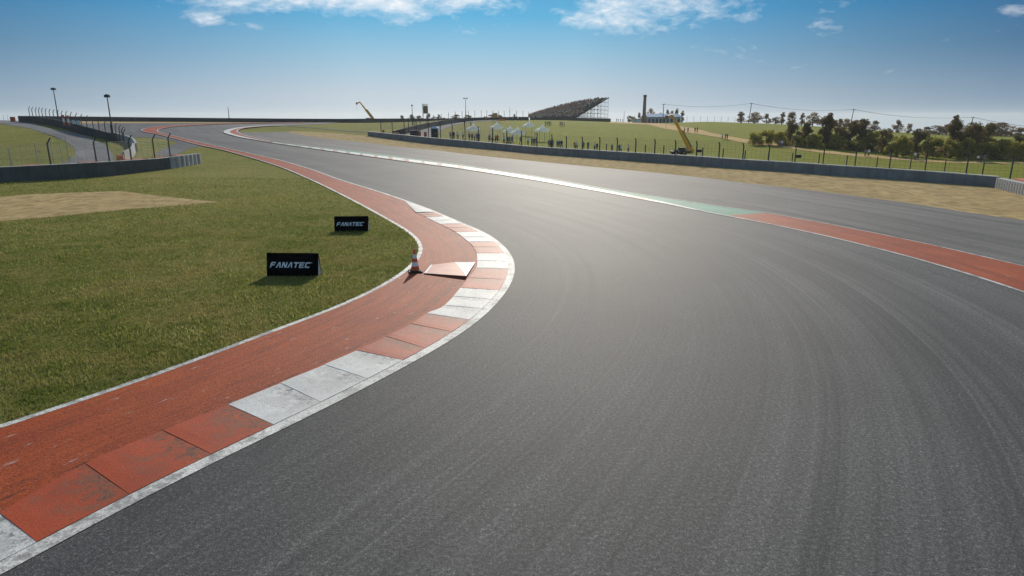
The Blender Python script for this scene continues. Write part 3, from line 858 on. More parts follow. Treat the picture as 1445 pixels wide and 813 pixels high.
BASE_S = [(556, 191.5), (570, 188.3), (589, 182.3), (608.5, 177.4), (628, 174), (647, 171.7), (666, 169.8), (690, 168.8), (720, 168.4), (746, 168.2)]
TOP_S = [(556, 185), (579.4, 178.8), (598.8, 174.4), (618, 171.3), (637.5, 168.5), (657, 166.6), (681, 165.7), (700, 165.3), (746, 165)]
SY = [(556, 141), (570, 146), (589, 163), (608.5, 183), (628, 207), (647, 235), (666, 262), (690, 285), (720, 298), (746, 305)]
WS = wall_line(BASE_S, TOP_S, 70, Y=lambda x: ip(SY, x))
t = empty('concrete_barrier', (0, 0, 0), 'dark barrier wall climbing to the skyline beside the pale road, left of the white tents', 'barrier')
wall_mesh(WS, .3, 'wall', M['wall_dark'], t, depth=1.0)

BASE_W = [(25, 170.4), (53, 171.9), (80.7, 176.5), (90, 178.8), (110, 184.3), (123, 188), (148.6, 193), (158.6, 193.8)]
TOP_W = [(25, 164.4), (53, 165), (80.7, 169.3), (92, 171.5), (105.5, 174.8), (122, 179.3), (139, 183.8), (148.6, 186.6), (158.6, 188.2)]
WW = wall_line(BASE_W, TOP_W, 60, Y=lambda x: ip([(25, 138), (53, 133), (80, 124), (105, 112), (123, 106), (148, 99), (159, 96)], x))
t = empty('concrete_barrier', (0, 0, 0), 'dark barrier carrying the cranked fence posts at the far left', 'barrier')
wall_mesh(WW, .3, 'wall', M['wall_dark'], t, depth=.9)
# curved end of that barrier; its stronger light is painted in as pale slabs
cv = np.array([gp(*p) for p in [(160, 196), (172, 200), (184, 204), (190, 209.5), (191, 217), (186, 223), (177, 227.5)]])
cv = spline(cv, .8); A = np.array([(p[0], p[1], float(zt(*p)), float(zt(*p))+1.0) for p in cv])
t = empty('curved_barrier', (0, 0, 0), 'short curved pale barrier of upright slabs beside the orange barrel', 'barrier')
for k in range(0, len(A)-1):
    q = A[k:k+2].copy(); e = (q[1]-q[0])*.04; q[0] += e; q[1] -= e
    wall_mesh(q, .25, 'slab', M['tyre'], t)

# tyre wall at the right end
t = empty('tyre_wall', (0, 0, 0), 'light grey tyre wall with upright seams at the right end of the barrier', 'tyre wall')
a = np.array(gp(1404, 266)); b = np.array(gp(1470, 283)); dd = (b-a)/np.linalg.norm(b-a); N_ = 12; wdt = .62
rz = math.atan2(dd[1], dd[0])
me = None
for k in range(N_):
    p = a + dd*wdt*(k+.5); z0 = float(zt(*p))
    mb = MB(); w = wdt*.94
    for lv in range(4):
        zz = -.1 + lv*.225; hh = .21 if lv else .31
        prof = [(-w/2, .03), (-w*.38, -.05), (0, -.08), (w*.38, -.05), (w/2, .03), (w/2, .55), (-w/2, .55)]
        lo = [(x, y, zz if lv == 0 else zz+.1) for x, y in prof]; hi = [(x, y, (0 if lv == 0 else zz+.1)+.21) for x, y in prof]
        for i in range(len(lo)): j = (i+1) % len(lo); mb.face([lo[i], lo[j], hi[j], hi[i]])
        mb.face(hi); mb.face(lo[::-1])
    mb.build('tyre_stack', M['tyre'], t, (p[0], p[1], z0), rz)
mb = MB(); p = a + dd*wdt*N_*.62 + np.array([-dd[1], dd[0]])*.95
mb.box((p[0], p[1], float(zt(*p))+.45), (wdt*N_*.7, .6, 1.02), rz); mb.build('red_block', M['redcap'], t)

# ------------------------------------------------------------------ fences
def post_mesh(name, w, mat, kink=.0, kx=.3):
    mb = MB(); h = 1 - kink
    mb.box((0, 0, h/2), (w, w*1.0, h), 0, 0)
    if kink:
        n = len(mb.v)
        for x, z in ((0, h-.0), (kx, 1.0)):
            for a, b in ((-w/2, -w/2), (w/2, -w/2), (w/2, w/2), (-w/2, w/2)): mb.v.append((a+x, b, z))
        for q in ((0, 1, 5, 4), (1, 2, 6, 5), (2, 3, 7, 6), (3, 0, 4, 7), (4, 5, 6, 7)): mb.f.append(tuple(n+i for i in q)); mb.m.append(0)
    return mb.mesh(name, mat)


PM = post_mesh('post', .09, M['steel'])
PMT = post_mesh('post', .10, M['steel'], .10, -.12)
PMK = post_mesh('post', .085, M['steel'], .14, .32)
PMP = post_mesh('post', .055, M['pale_steel'])
PMF = post_mesh('post', .12, M['steel'], .10, -.15)


def fence(name, label, posts, pm, wires=None, wr=.004, vstep=None, hz=.3, wname='wire_mesh', wmat=None, low=.15, kz=1.0):
    """posts: (X, Y, z foot, z top)"""
    t = empty(name, (0, 0, 0), label, 'fence')
    for i, (X, Y, z0, z1) in enumerate(posts):
        q = posts[min(i+1, len(posts)-1)]; p = posts[max(i-1, 0)]
        o = obj('post', pm, t, (X, Y, z0), math.atan2(q[1]-p[1], q[0]-p[0]) if pm not in (PMK,) else 0.0)
        o.scale = (1, 1, z1-z0)
    if wires:
        mb = MB()
        for a, b in zip(posts[:-1], posts[1:]):
            for k in range(wires):
                u = low + (kz-low)*k/(wires-1)
                mb.tube([(a[0], a[1], a[2]+(a[3]-a[2])*u), (b[0], b[1], b[2]+(b[3]-b[2])*u)], wr, 3, cap=False)
            if vstep:
                n = int(math.hypot(b[0]-a[0], b[1]-a[1])/vstep)
                for k in range(1, n):
                    s = k/n; P = [a[c]+(b[c]-a[c])*s for c in range(4)]
                    mb.tube([(P[0], P[1], P[2]+(P[3]-P[2])*low), (P[0], P[1], P[2]+(P[3]-P[2])*kz)], wr, 3, cap=False)
        mb.build(wname, wmat or M['wire'], t)
    return t


XR = np.linspace(519, 1405, 150)
def wr_at(x):
    i = np.interp(x, XR, np.arange(150)); return [float(np.interp(i, np.arange(150), WR[:, c])) for c in range(4)]


tall_x = [537, 553, 570, 587, 604, 621, 638, 656, 675, 695, 715, 736, 758, 779, 799.5, 822, 846.7, 871.5, 897.7, 924.8, 954, 984, 1016, 1050, 1086.5, 1124, 1164, 1209.5, 1258.5, 1309.5, 1368]
tall_y = [(537, 171), (570, 169.5), (604, 168), (638, 174), (695, 180), (760, 187), (799.5, 192), (846.7, 193.7), (897.7, 195), (984, 199), (1050, 202.3), (1124, 205.8), (1209, 209.2), (1258, 211.6), (1309, 213.4), (1368, 216.4), (1431, 221)]
P_ = []
for x in tall_x:
    X, Y, z0, z1 = wr_at(x); Y += .55
    p = zpx(x, ip(tall_y, x), Y); P_.append((p.x, Y, float(zt(p.x, Y))-.1, p.z))
for x, Y in ((1431, 57.5), (1500, 56)):
    p = zpx(x, 221 if x < 1440 else 226, Y); P_.append((p.x, Y, float(zt(p.x, Y))-.1, p.z))
tf = fence('catch_fence', 'tall dark post-and-mesh catch fence standing right behind the long grey barrier', P_, PMT, 11, .0045, .4, low=.36)
for k in (21, 25):
    X, Y, z0, z1 = P_[k]; mb = MB(); mb.box((X+.3, Y-.05, z0+(z1-z0)*.62), (.42, .25, .28)); mb.box((X+.08, Y-.05, z0+(z1-z0)*.62), (.1, .06, .06)); mb.build('junction_box', M['dark'], tf)
short_x = [(830, 202), (856, 203), (911, 204.2), (937, 205.4), (992, 208.5), (1021, 210), (1052, 212.5), (1085, 214), (1119, 215.5), (1156.7, 217.3), (1196, 219.3), (1239, 221), (1286, 224.5), (1335, 227), (1389, 230), (1450, 233)]
P_ = []
for x, y in short_x:
    X, Y, z0, z1 = wr_at(min(x, 1400)); Y += 4.5
    p = zpx(x, y, Y); P_.append((p.x, Y, float(zt(p.x, Y))-.1, p.z))
fence('spectator_fence', 'lower dark wire fence of short posts behind the tall catch fence', P_, PM, 6, .0045, None, low=.2)

# far left cranked fence on its barrier
tops = [(39.6, 150.3), (44, 150.8), (49, 151.2), (53.5, 151.6), (58, 152.2), (63, 152.9), (68.5, 153.6), (74, 154.4), (80, 155.3), (85.5, 156.2), (91.7, 157), (98.3, 158), (105.5, 159.4), (112.7, 161), (120.4, 162.7), (129.3, 164.5), (137.6, 167), (146.5, 170), (155, 172.5)]
P_ = []
for x, y in tops:
    Y = ip([(25, 138), (53, 133), (80, 124), (105, 112), (123, 106), (148, 99), (159, 96)], x+3) + .5
    p = zpx(x, y, Y); P_.append((p.x, Y, float(zt(p.x, Y))-.2, p.z))
fence('cranked_fence', 'row of dark posts with cranked tops on the far left barrier, climbing to the skyline', P_, PMK, 4, .006, None, low=.45, kz=.84)
# its curved end near the pale barrier
pts = [(161.5, 174, 95), (167, 176.3, 91), (170.8, 178.8, 86), (173, 182, 80), (180.5, 192, 70)]
P_ = []
for x, y, Y in pts:
    p = zpx(x, y, Y); P_.append((p.x, Y, float(zt(p.x, Y))-.1, p.z))
fence('cranked_fence', 'short curved fence of cranked posts and wires rising above the pale curved barrier', P_, PMK, 9, .009, None, low=.2, kz=.84)
# fence behind the left barrier
def wl_at(x):
    i = np.interp(x, XL, np.arange(70)); return [float(np.interp(i, np.arange(70), WL[:, c])) for c in range(4)]
pts = [(-30, 197), (65, 194.5), (130.5, 193), (149, 191.5), (180.5, 190.5), (214, 189.5), (236, 187.5)]
P_ = []
for x, y in pts:
    X, Y, z0, z1 = wl_at(x+4); Y += 1.2
    p = zpx(x, y, Y); P_.append((p.x, Y, float(zt(p.x, Y))-.1, p.z))
fence('cranked_fence', 'cranked post fence with many horizontal wires right behind the curved left barrier', P_, PMK, 14, .008, .6, low=.3, kz=.84, wmat=M['pale_steel'])  # pale wire colour stands in for sunlit wires
pts = [(11.5, 210, 54), (49, 202, 57), (70.5, 197, 60), (82.5, 194.5, 64), (91.5, 193, 69)]
P_ = []
for x, y, Y in pts:
    p = zpx(x, y, Y); P_.append((p.x, Y, float(zt(p.x, Y))-.1, p.z))
fence('wire_fence', 'pale thin posts of a wire fence on the dark grass at the left edge', P_, PMP, 5, .004, None, low=.2)
# posts on the climbing barrier
tops = [(576, 166), (584, 164.8), (592.5, 163.6), (602, 163), (612, 162.4), (622.5, 160.8), (632.7, 159), (642.4, 157.5), (652, 156.8), (661, 156), (670, 156), (679, 156), (687, 156), (695.4, 156.3), (703.5, 156.4), (711.5, 156.3), (719.4, 156), (729, 156.6), (738, 157), (746, 157.6)]
P_ = []
for x, y in tops:
    Y = ip(SY, x)+.6; p = zpx(x, y, Y); P_.append((p.x, Y, float(zt(p.x, Y))-.2, p.z))
fence('catch_fence', 'line of dark posts along the barrier that climbs to the skyline left of the tents', P_, PMF, 4, .008, None, low=.4)
# crest fence on the right hill
P_ = []
for x in np.arange(969.5, 1045, 9.7):
    Y = 318; p = at(x, Y); P_.append((p.x, Y, p.z-.1, p.z+2.6))
fence('boundary_fence', 'thin pale posts evenly spaced on the crest of the right hill', P_, PM, 3, .008, None, low=.3)

# ------------------------------------------------------------------ lamp posts, masts and poles
def lamp_post(x0, y0, Y, label, zfoot=None, double=False, r=.09, group=None, hw=.65):
    top = zpx(x0, y0, Y); z0 = float(zt(top.x, Y))
    t = empty('lamp_post', (top.x, Y, z0), label, 'lamp post', group)
    h = top.z - z0
    mb = MB(); mb.tube([(0, 0, -.2), (0, 0, h*.4), (0, 0, h*.41), (0, 0, h)], [r*1.5, r*1.4, r, r*.7], 8); mb.build('pole', M['steel'], t)
    for s in ((-1, 1) if double else (0,)):
        mb = MB(); mb.box((s*hw*.6, 0, h+.02), (hw*(.8 if double else .85), .5, .34), 0, 0, .95); mb.box((s*hw*.6, 0, h+.23), (hw*.45, .3, .08)); mb.build('lamp_head', M['dark'], t)
    return t


lamp_post(75.2, 126, 131, 'tall slim lamp post rising behind the middle of the cranked fence at the left', hw=.85)
lamp_post(151, 136, 95, 'lamp post with a flat dark head beside the end of the cranked fence', hw=.7)
lamp_post(581.3, 149, 200, 'single-head lamp post on the green slope left of the brown screen', r=.1, hw=.5)
lamp_post(656.9, 139, 290, 'tall lamp post with a double head above the climbing barrier', double=True, r=.12, hw=1.0)
def mast(x, y, Y, label, r=.08, cat='mast'):
    top = zpx(x, y, Y); z0 = float(zt(top.x, Y)); t = empty('mast', (top.x, Y, z0), label, cat)
    mb = MB(); mb.tube([(0, 0, -.5), (0, 0, (top.z-z0)*.7), (0, 0, top.z-z0)], [r*1.3, r, r*.6], 6); mb.build('pole', M['steel'], t)
    mb = MB(); mb.tube([(0, -.3, (top.z-z0)*.93), (0, .3, (top.z-z0)*.93)], r*.5, 5); mb.build('crossbar', M['steel'], t)
mast(321.6, 151, 240, 'thin leaning-looking mast standing alone above the skyline wall', .12)
mast(719.5, 150, 320, 'thin aerial mast on the skyline between the tents and the stand', .06)
mast(881, 156.5, 380, 'slim pole on the skyline left of the brick chimney', .1)
mast(4, 161.5, 300, 'slim pole on the skyline at the far left edge, the outer of two', .06)
mast(10, 161.5, 300, 'slim pole on the skyline just left of the orange drum', .06)


def utility_pole(x, y, Y, label, lean=0.0):
    top = zpx(x, y, Y); z0 = float(zt(top.x, Y)); t = empty('utility_pole', (top.x - lean, Y, z0), label, 'utility pole', 'utility poles on the hill')
    h = top.z - z0
    mb = MB(); mb.tube([(0, 0, -.3), (lean, 0, h)], [.22, .15], 8); mb.build('pole', M['wood'], t)
    mb = MB(); mb.box((lean, 0, h-.35), (1.7, .14, .14)); mb.build('crossarm', M['wood'], t)
    for s in (-.75, 0, .75):
        mb = MB(); mb.tube([(lean+s, 0, h-.28), (lean+s, 0, h-.08)], .06, 6); mb.build('insulator', M['pale_steel'], t)
    return Vector((top.x, Y, top.z-.1))


UP = [utility_pole(936.7, 146.5, 330, 'utility pole rising behind the pale blue shed roof'),
      utility_pole(1060.6, 145.5, 330, 'utility pole rising behind small trees right of the crest fence', .7),
      utility_pole(1205, 154, 300, 'utility pole leaning right above the dense dark trees', .9),
      utility_pole(1373.5, 165, 290, 'utility pole leaning right, nearest to the right edge', 1.1)]
UP.append(Vector((zpx(1560, 182, 285))))
labs = ['thin cable sagging from the shed pole to the pole at the crest trees', 'thin cable spanning over the crest trees to the pole above the dark trees', 'thin cable spanning above the tree tops towards the rightmost pole', 'thin cable running from the rightmost pole out of view']
for (a, b), lb in zip(zip(UP[:-1], UP[1:]), labs):
    mb = MB(); sag = (b-a).length*.035
    for off in (0, .75):
        mb.tube([a + (b-a)*s + Vector((off*.0, off, -sag*4*s*(1-s))) for s in np.linspace(0, 1, 15)], .035, 4)
    tag(mb.build('power_cable', M['steel']), lb, 'power cable')

# ------------------------------------------------------------------ trackside boards
LET = {  # strokes of the slanted lettering on a 1 x 1 cell
    'F': [[(0, 0), (.24, 0), (.24, .38), (.78, .38), (.84, .6), (.24, .6), (.24, .76), (.92, .76), (1, 1), (.14, 1), (0, .84)]],
    'A': [[(0, 0), (.27, 0), (.56, .72), (.76, 0), (1.02, 0), (.74, 1), (.42, 1)]],
    'N': [[(0, 0), (.25, 0), (.25, .62), (.66, 0), (1, 0), (1, 1), (.75, 1), (.75, .38), (.34, 1), (0, 1)]],
    'T': [[(.36, 0), (.62, 0), (.62, .76), (1, .76), (1, 1), (0, 1), (0, .76), (.36, .76)]],
    'E': [[(0, 0), (.95, 0), (.95, .22), (.26, .22), (.26, .39), (.86, .39), (.86, .61), (.26, .61), (.26, .78), (.95, .78), (.95, 1), (0, 1)]],
    'C': [[(.12, 0), (.95, 0), (.95, .23), (.27, .23), (.27, .77), (.98, .77), (.98, 1), (.12, 1), (0, .86), (0, .14)]],
}


def lettering_mesh(word, width, height, slant=.28):
    mb = MB(); n = len(word); cell = width/(n + .16*(n-1)); x = 0
    for ch in word:
        for poly in LET[ch]:
            pts = [Vector((x + p[0]*cell + p[1]*height*slant, p[1]*height)) for p in poly]
            res = delaunay_2d_cdt(pts, [], [list(range(len(pts)))], 1, 1e-6)
            b = len(mb.v); mb.v += [(p.x, 0, p.y) for p in res[0]]
            for f in res[2]: mb.f.append(tuple(b+i for i in f)); mb.m.append(0)
        x += cell*1.16
    # registered sign: a small ring
    c = Vector((x + height*slant + cell*.02, height*.92))
    for k in range(10):
        a0, a1 = 2*PI*k/10, 2*PI*(k+1)/10; r0, r1 = height*.055, height*.095
        mb.face([(c.x+r0*math.cos(a0), 0, c.y+r0*math.sin(a0)), (c.x+r1*math.cos(a0), 0, c.y+r1*math.sin(a0)), (c.x+r1*math.cos(a1), 0, c.y+r1*math.sin(a1)), (c.x+r0*math.cos(a1), 0, c.y+r0*math.sin(a1))])
    me = mb.mesh('lettering', M['lettering'])
    bm = bmesh.new(); bm.from_mesh(me)
    for f in bm.faces:
        if f.normal.y > 0: f.normal_flip()
    bm.to_mesh(me); bm.free()
    return me


def board(a_px, b_px, ytop, label, side):
    a, b = np.array(gp(*a_px)), np.array(gp(*b_px)); dd = b-a; w = float(np.linalg.norm(dd)); rz = math.atan2(dd[1], dd[0])
    t = empty('advertising_board', (a[0], a[1], 0), label, 'advertising board', 'black A-frame boards on the grass', rz)
    D, off = .36, .15
    h = zpx(a_px[0], ytop, a[1]+off).z
    mb = MB(); th = .015
    # front panel leaning back, with thickness
    f0, f1 = (0, 0), (off, h)
    def slab(y0, z0, y1, z1, thick, x0, x1, m, mi=0):
        n = Vector((0, -(z1-z0), (y1-y0))).normalized()*thick
        q = [Vector((x, y, z)) for (y, z) in ((y0, z0), (y1, z1)) for x in (x0, x1)]
        A, B, C, Dp = q[0], q[1], q[3], q[2]
        P = [A, B, C, Dp]; R = [p - n for p in P]
        m.face(P, mi); m.face(R[::-1], mi)
        for i in range(4): j = (i+1) % 4; m.face([P[j], P[i], R[i], R[j]], mi)
    slab(0, 0, off, h, .02, 0, w, mb); mb.build('front_panel', M['black'], t)
    mb = MB(); slab(D, 0, off+.045, h, -.02, 0, w, mb); mb.build('back_panel', M['black'], t)
    for x in (.012, w-.012):
        s = x > .1
        mb = MB(); s_ = .006
        for xx in (x-s_, x+s_): mb.face([(xx, .03, .02), (xx, D-.03, .02), (xx, off+.035, h*.70), (xx, off*.70+.02, h*.70)])
        mb.build('end_panel', M['ltgrey'], t)
        mb = MB()
        for xx in (x-s_, x+s_): mb.face([(xx, off*.70+.02, h*.705), (xx, off+.035, h*.705), (xx, off+.03, h*.97), (xx, off*.97+.02, h*.97)])
        mb.build('red_corner', M['redcap'], t)
    lm = lettering_mesh('FANATEC', w*.77, h*.25)
    o = obj('lettering', lm, t); z = h*.375
    ang = math.atan2(off, h)
    o.rotation_euler = (-ang, 0, 0); o.location = (w*.065, z*math.tan(ang) - .026, z)
    return t


board((376.6, 389.6), (449, 390.3), 357.0, 'black A-frame board with white slanted lettering, the nearer and larger of two on the grass', True)
board((472, 327), (520, 326.5), 305.5, 'black A-frame board with white slanted lettering, farther away close to the red run-off', True)

# traffic cone
cx, cy = gp(586, 384.2)
t = empty('traffic_cone', (cx, cy, .02), 'orange and white striped traffic cone at the inner edge of the red run-off', 'traffic cone', rz=.25)
mb = MB(); mb.box((0, 0, .02), (.46, .46, .04), 0, 0, .94); mb.box((0, 0, .05), (.36, .36, .03), 0, 0, .9); mb.build('base', M['rubber'], t)
H_ = .74; r = lambda z: .155 - (.155-.03)*(z/H_)
zs = [.06, .20, .34, .46, .60, .76]
for k in range(5):
    mb = MB(); z0, z1 = zs[k], zs[k+1]-.001
    pr = [(r(z0), z0), (r(z1), z1)]
    if k == 4: pr += [(.024, .775), (.004, .777)]
    mb.lathe(pr, 28); mb.build('orange_band' if k % 2 == 0 else 'white_band', M['orange'] if k % 2 == 0 else M['cwhite'], t, smooth=True)

# low painted wedge beside the kerb
t = empty('kerb_wedge', (0, 0, 0), 'low red and white ramp block with pale edges lying beside the kerb', 'ramp block')
q = {k: Vector(gp(*p)+(0,)) for k, p in dict(A=(608, 375.5), B=(670.5, 372), C=(658, 394), D=(598.5, 387.3), Mt=(642, 373.6)).items()}
hz = dict(A=.02, B=.03, C=.085, D=.025, Mt=.075)
z0 = .02
T = {k: q[k] + Vector((0, 0, z0+hz[k])) for k in q}
def lerp(a, b, s): return a + (b-a)*s
mb = MB(); mb.face([T['D'], T['C'], T['Mt'], T['A']]); mb.build('red_face', plain('faded_red_ramp_paint', (.52, .23, .15), .5, .18, 4), t)
mb = MB(); mb.face([T['C'], T['B'], T['Mt']]); mb.build('white_face', M['white_kerb'], t)
mb = MB(); ks = ['D', 'C', 'B', 'Mt', 'A']
for i in range(5):
    a, b = ks[i], ks[(i+1) % 5]; mb.face([q[a], q[b], T[b], T[a]])
mb.build('side', plain('shaded_red_side', (.20, .085, .05), .8), t)  # shadow along the front edge is painted in as a darker red
mb = MB(); e = .004
for a, b, c, d_ in (('D', 'A', 'C', 'Mt'),):
    mb.face([T[a]+Vector((0, 0, e)), lerp(T[a], T[c], .05)+Vector((0, 0, e)), lerp(T[b], T[d_], .07)+Vector((0, 0, e)), T[b]+Vector((0, 0, e))])
mb.face([T['C']+Vector((0, 0, e)), T['B']+Vector((0, 0, e)), lerp(T['B'], T['Mt'], .12)+Vector((0, 0, e)), lerp(T['C'], T['Mt'], .06)+Vector((0, 0, e))])
mb.build('pale_edge', M['cwhite'], t)

# ------------------------------------------------------------------ tents
def tent_parts(t):
    w = 1.55
    mb = MB(); prof = [(1, 0), (.68, .26), (.40, .56), (.18, .92), (.06, 1.25), (.01, 1.45)]
    ring = lambda k: [(-w*k, -w*k), (w*k, -w*k), (w*k, w*k), (-w*k, w*k)]
    for (k0, z0), (k1, z1) in zip(prof[:-1], prof[1:]):
        a, b = ring(k0), ring(k1)
        for i in range(4):
            j = (i+1) % 4; mb.face([a[i]+(3.1+z0,), a[j]+(3.1+z0,), b[j]+(3.1+z1,), b[i]+(3.1+z1,)])
    mb.build('roof', M['tent'], t)
    mb = MB(); a = ring(1.005)
    for i in range(4): j = (i+1) % 4; mb.face([a[i]+(2.5,), a[j]+(2.5,), a[j]+(3.1,), a[i]+(3.1,)])
    mb.build('valance', M['tent'], t)
    for x in (-1, 1):
        for y in (-1, 1):
            mb = MB(); mb.box((x*w*.97, y*w*.97, 1.5), (.08, .08, 3.1)); mb.build('leg', M['pale_steel'], t)
def copy_tree(o):
    c = o.copy(); COL.objects.link(c)
    for ch in list(o.children):
        k = ch.copy(); COL.objects.link(k); k.parent = c
        for g in list(ch.children):
            m = g.copy(); COL.objects.link(m); m.parent = k
    return c


TENT = [(668, 198.5, 'white peaked tent at the left end of its row, people in its shade'),
        (701, 195.5, 'white peaked tent second from the left, below the ochre cabin'),
        (719.5, 200, 'white peaked tent half hidden behind the lowest tent'),
        (730.5, 205.5, 'white peaked tent standing lowest and nearest to the barrier'),
        (746.3, 191.5, 'white peaked tent standing highest and farthest, nearest to the stand'),
        (765, 199.5, 'white peaked tent at the right end of the group on open grass')]
proto = None
for i, (x, yb, lb) in enumerate(TENT):
    X, Y = gp(x, yb, 118)
    k = max(Y, 130)
    px = {0: 17.5, 1: 16.5, 2: 16, 3: 19, 4: 15, 5: 17}[i]
    if proto is None:
        t = proto = empty('peaked_tent', (0, 0, 0), lb, 'tent', 'white peaked tents on the grass'); tent_parts(t)
    else: t = copy_tree(proto)
    t['label'] = lb
    t.location = (X, Y, float(zt(X, Y))); t.rotation_euler = (0, 0, .25 + .08*(i % 3))
    s = px*Y*1.0/F/3.35
    t.scale = (s, s, s)

# ------------------------------------------------------------------ people
def body_mesh(pose):
    V = {'pel': (0, 0, .93, .125), 'wai': (0, .0, 1.08, .115), 'che': (0, .0, 1.30, .135), 'shc': (0, 0, 1.42, .10), 'nec': (0, -.005, 1.50, .052), 'hd1': (0, -.015, 1.59, .082), 'hd2': (0, -.01, 1.69, .080), 'hd3': (0, 0, 1.74, .05)}
    E = [('pel', 'wai'), ('wai', 'che'), ('che', 'shc'), ('shc', 'nec'), ('nec', 'hd1'), ('hd1', 'hd2'), ('hd2', 'hd3')]
    for s, n in ((-1, 'l'), (1, 'r')):
        st = pose['stride']*s
        V['hip'+n] = (s*.095, 0, .88, .095); V['kne'+n] = (s*.105, -st*.5 - .02, .49, .062); V['ank'+n] = (s*.11, -st + .03, .09, .042); V['toe'+n] = (s*.125, -st - .13, .035, .034)
        E += [('pel', 'hip'+n), ('hip'+n, 'kne'+n), ('kne'+n, 'ank'+n), ('ank'+n, 'toe'+n)]
        a = pose['arm'][0 if s < 0 else 1]
        V['sho'+n] = (s*.185, 0, 1.41, .062); V['elb'+n] = (s*(.235), .02 + a*.10, 1.14, .044); V['wri'+n] = (s*(.225 - .06*abs(a)), -.04 - a*.22, .90 + .16*abs(a), .030); V['han'+n] = (s*(.22-.08*abs(a)), -.07 - a*.27, .82 + .18*abs(a), .034)
        E += [('shc', 'sho'+n), ('sho'+n, 'elb'+n), ('elb'+n, 'wri'+n), ('wri'+n, 'han'+n)]
    ks = list(V); me = bpy.data.meshes.new('body_cage')
    me.from_pydata([V[k][:3] for k in ks], [(ks.index(a), ks.index(b)) for a, b in E], [])
    o = bpy.data.objects.new('body_cage', me); COL.objects.link(o)
    sk = o.modifiers.new('skin', 'SKIN'); sk.use_smooth_shade = True
    for i, k in enumerate(ks):
        sv = me.skin_vertices[0].data[i]; sv.radius = (V[k][3]*(1.25 if k in ('pel', 'wai', 'che') else 1), V[k][3]*(.85 if k in ('pel', 'wai', 'che') else 1)); sv.use_root = (k == 'pel')
    sb = o.modifiers.new('sub', 'SUBSURF'); sb.levels = 1
    dg = bpy.context.evaluated_depsgraph_get()
    r = bpy.data.meshes.new_from_object(o.evaluated_get(dg)); r.name = 'person'
    bpy.data.objects.remove(o); bpy.data.meshes.remove(me)
    r.materials.clear()
    for m in (SKIN, TROU[0], SHIRT['white'], HAIR[0], M['rubber']): r.materials.append(m)
    for p in r.polygons:
        c = p.center
        if c.z < .075: k = 4
        elif c.z < .97 and abs(c.x) < .205 - .0 and not (abs(c.x) > .17 and c.z > .80): k = 1
        elif c.z > 1.66 or (c.z > 1.56 and c.y > .02): k = 3
        elif c.z > 1.485: k = 0
        elif c.z < 1.02 and abs(c.x) > .15: k = 0
        else: k = 2
        p.material_index = k
    return r


SKIN = plain('skin', (.42, .24, .16), .6, .1)
TROU = [plain('dark_blue_trousers', (.03, .04, .07), .8), plain('black_trousers', (.015, .015, .017), .8), plain('grey_trousers', (.12, .12, .12), .8), plain('khaki_trousers', (.22, .17, .10), .8)]
TN = ['navy trousers', 'black trousers', 'grey trousers', 'khaki trousers']
HAIR = [plain('dark_hair', (.02, .014, .01), .6), plain('brown_hair', (.07, .04, .02), .6), plain('red_cap_cloth', (.45, .05, .03), .7)]
SHIRT = {k: plain(k+'_shirt_cloth', c, .8, .08) for k, c in dict(white=(.72, .72, .72), blue=(.09, .13, .26), black=(.02, .02, .024), grey=(.22, .22, .24), red=(.42, .06, .04), orange=(.60, .16, .05), pink=(.5, .28, .27), green=(.07, .12, .06)).items()}
POSES = [body_mesh(dict(stride=.04, arm=(0, 0))), body_mesh(dict(stride=.22, arm=(.5, -.4))), body_mesh(dict(stride=.02, arm=(1, .9))), body_mesh(dict(stride=.0, arm=(0, 1)))]

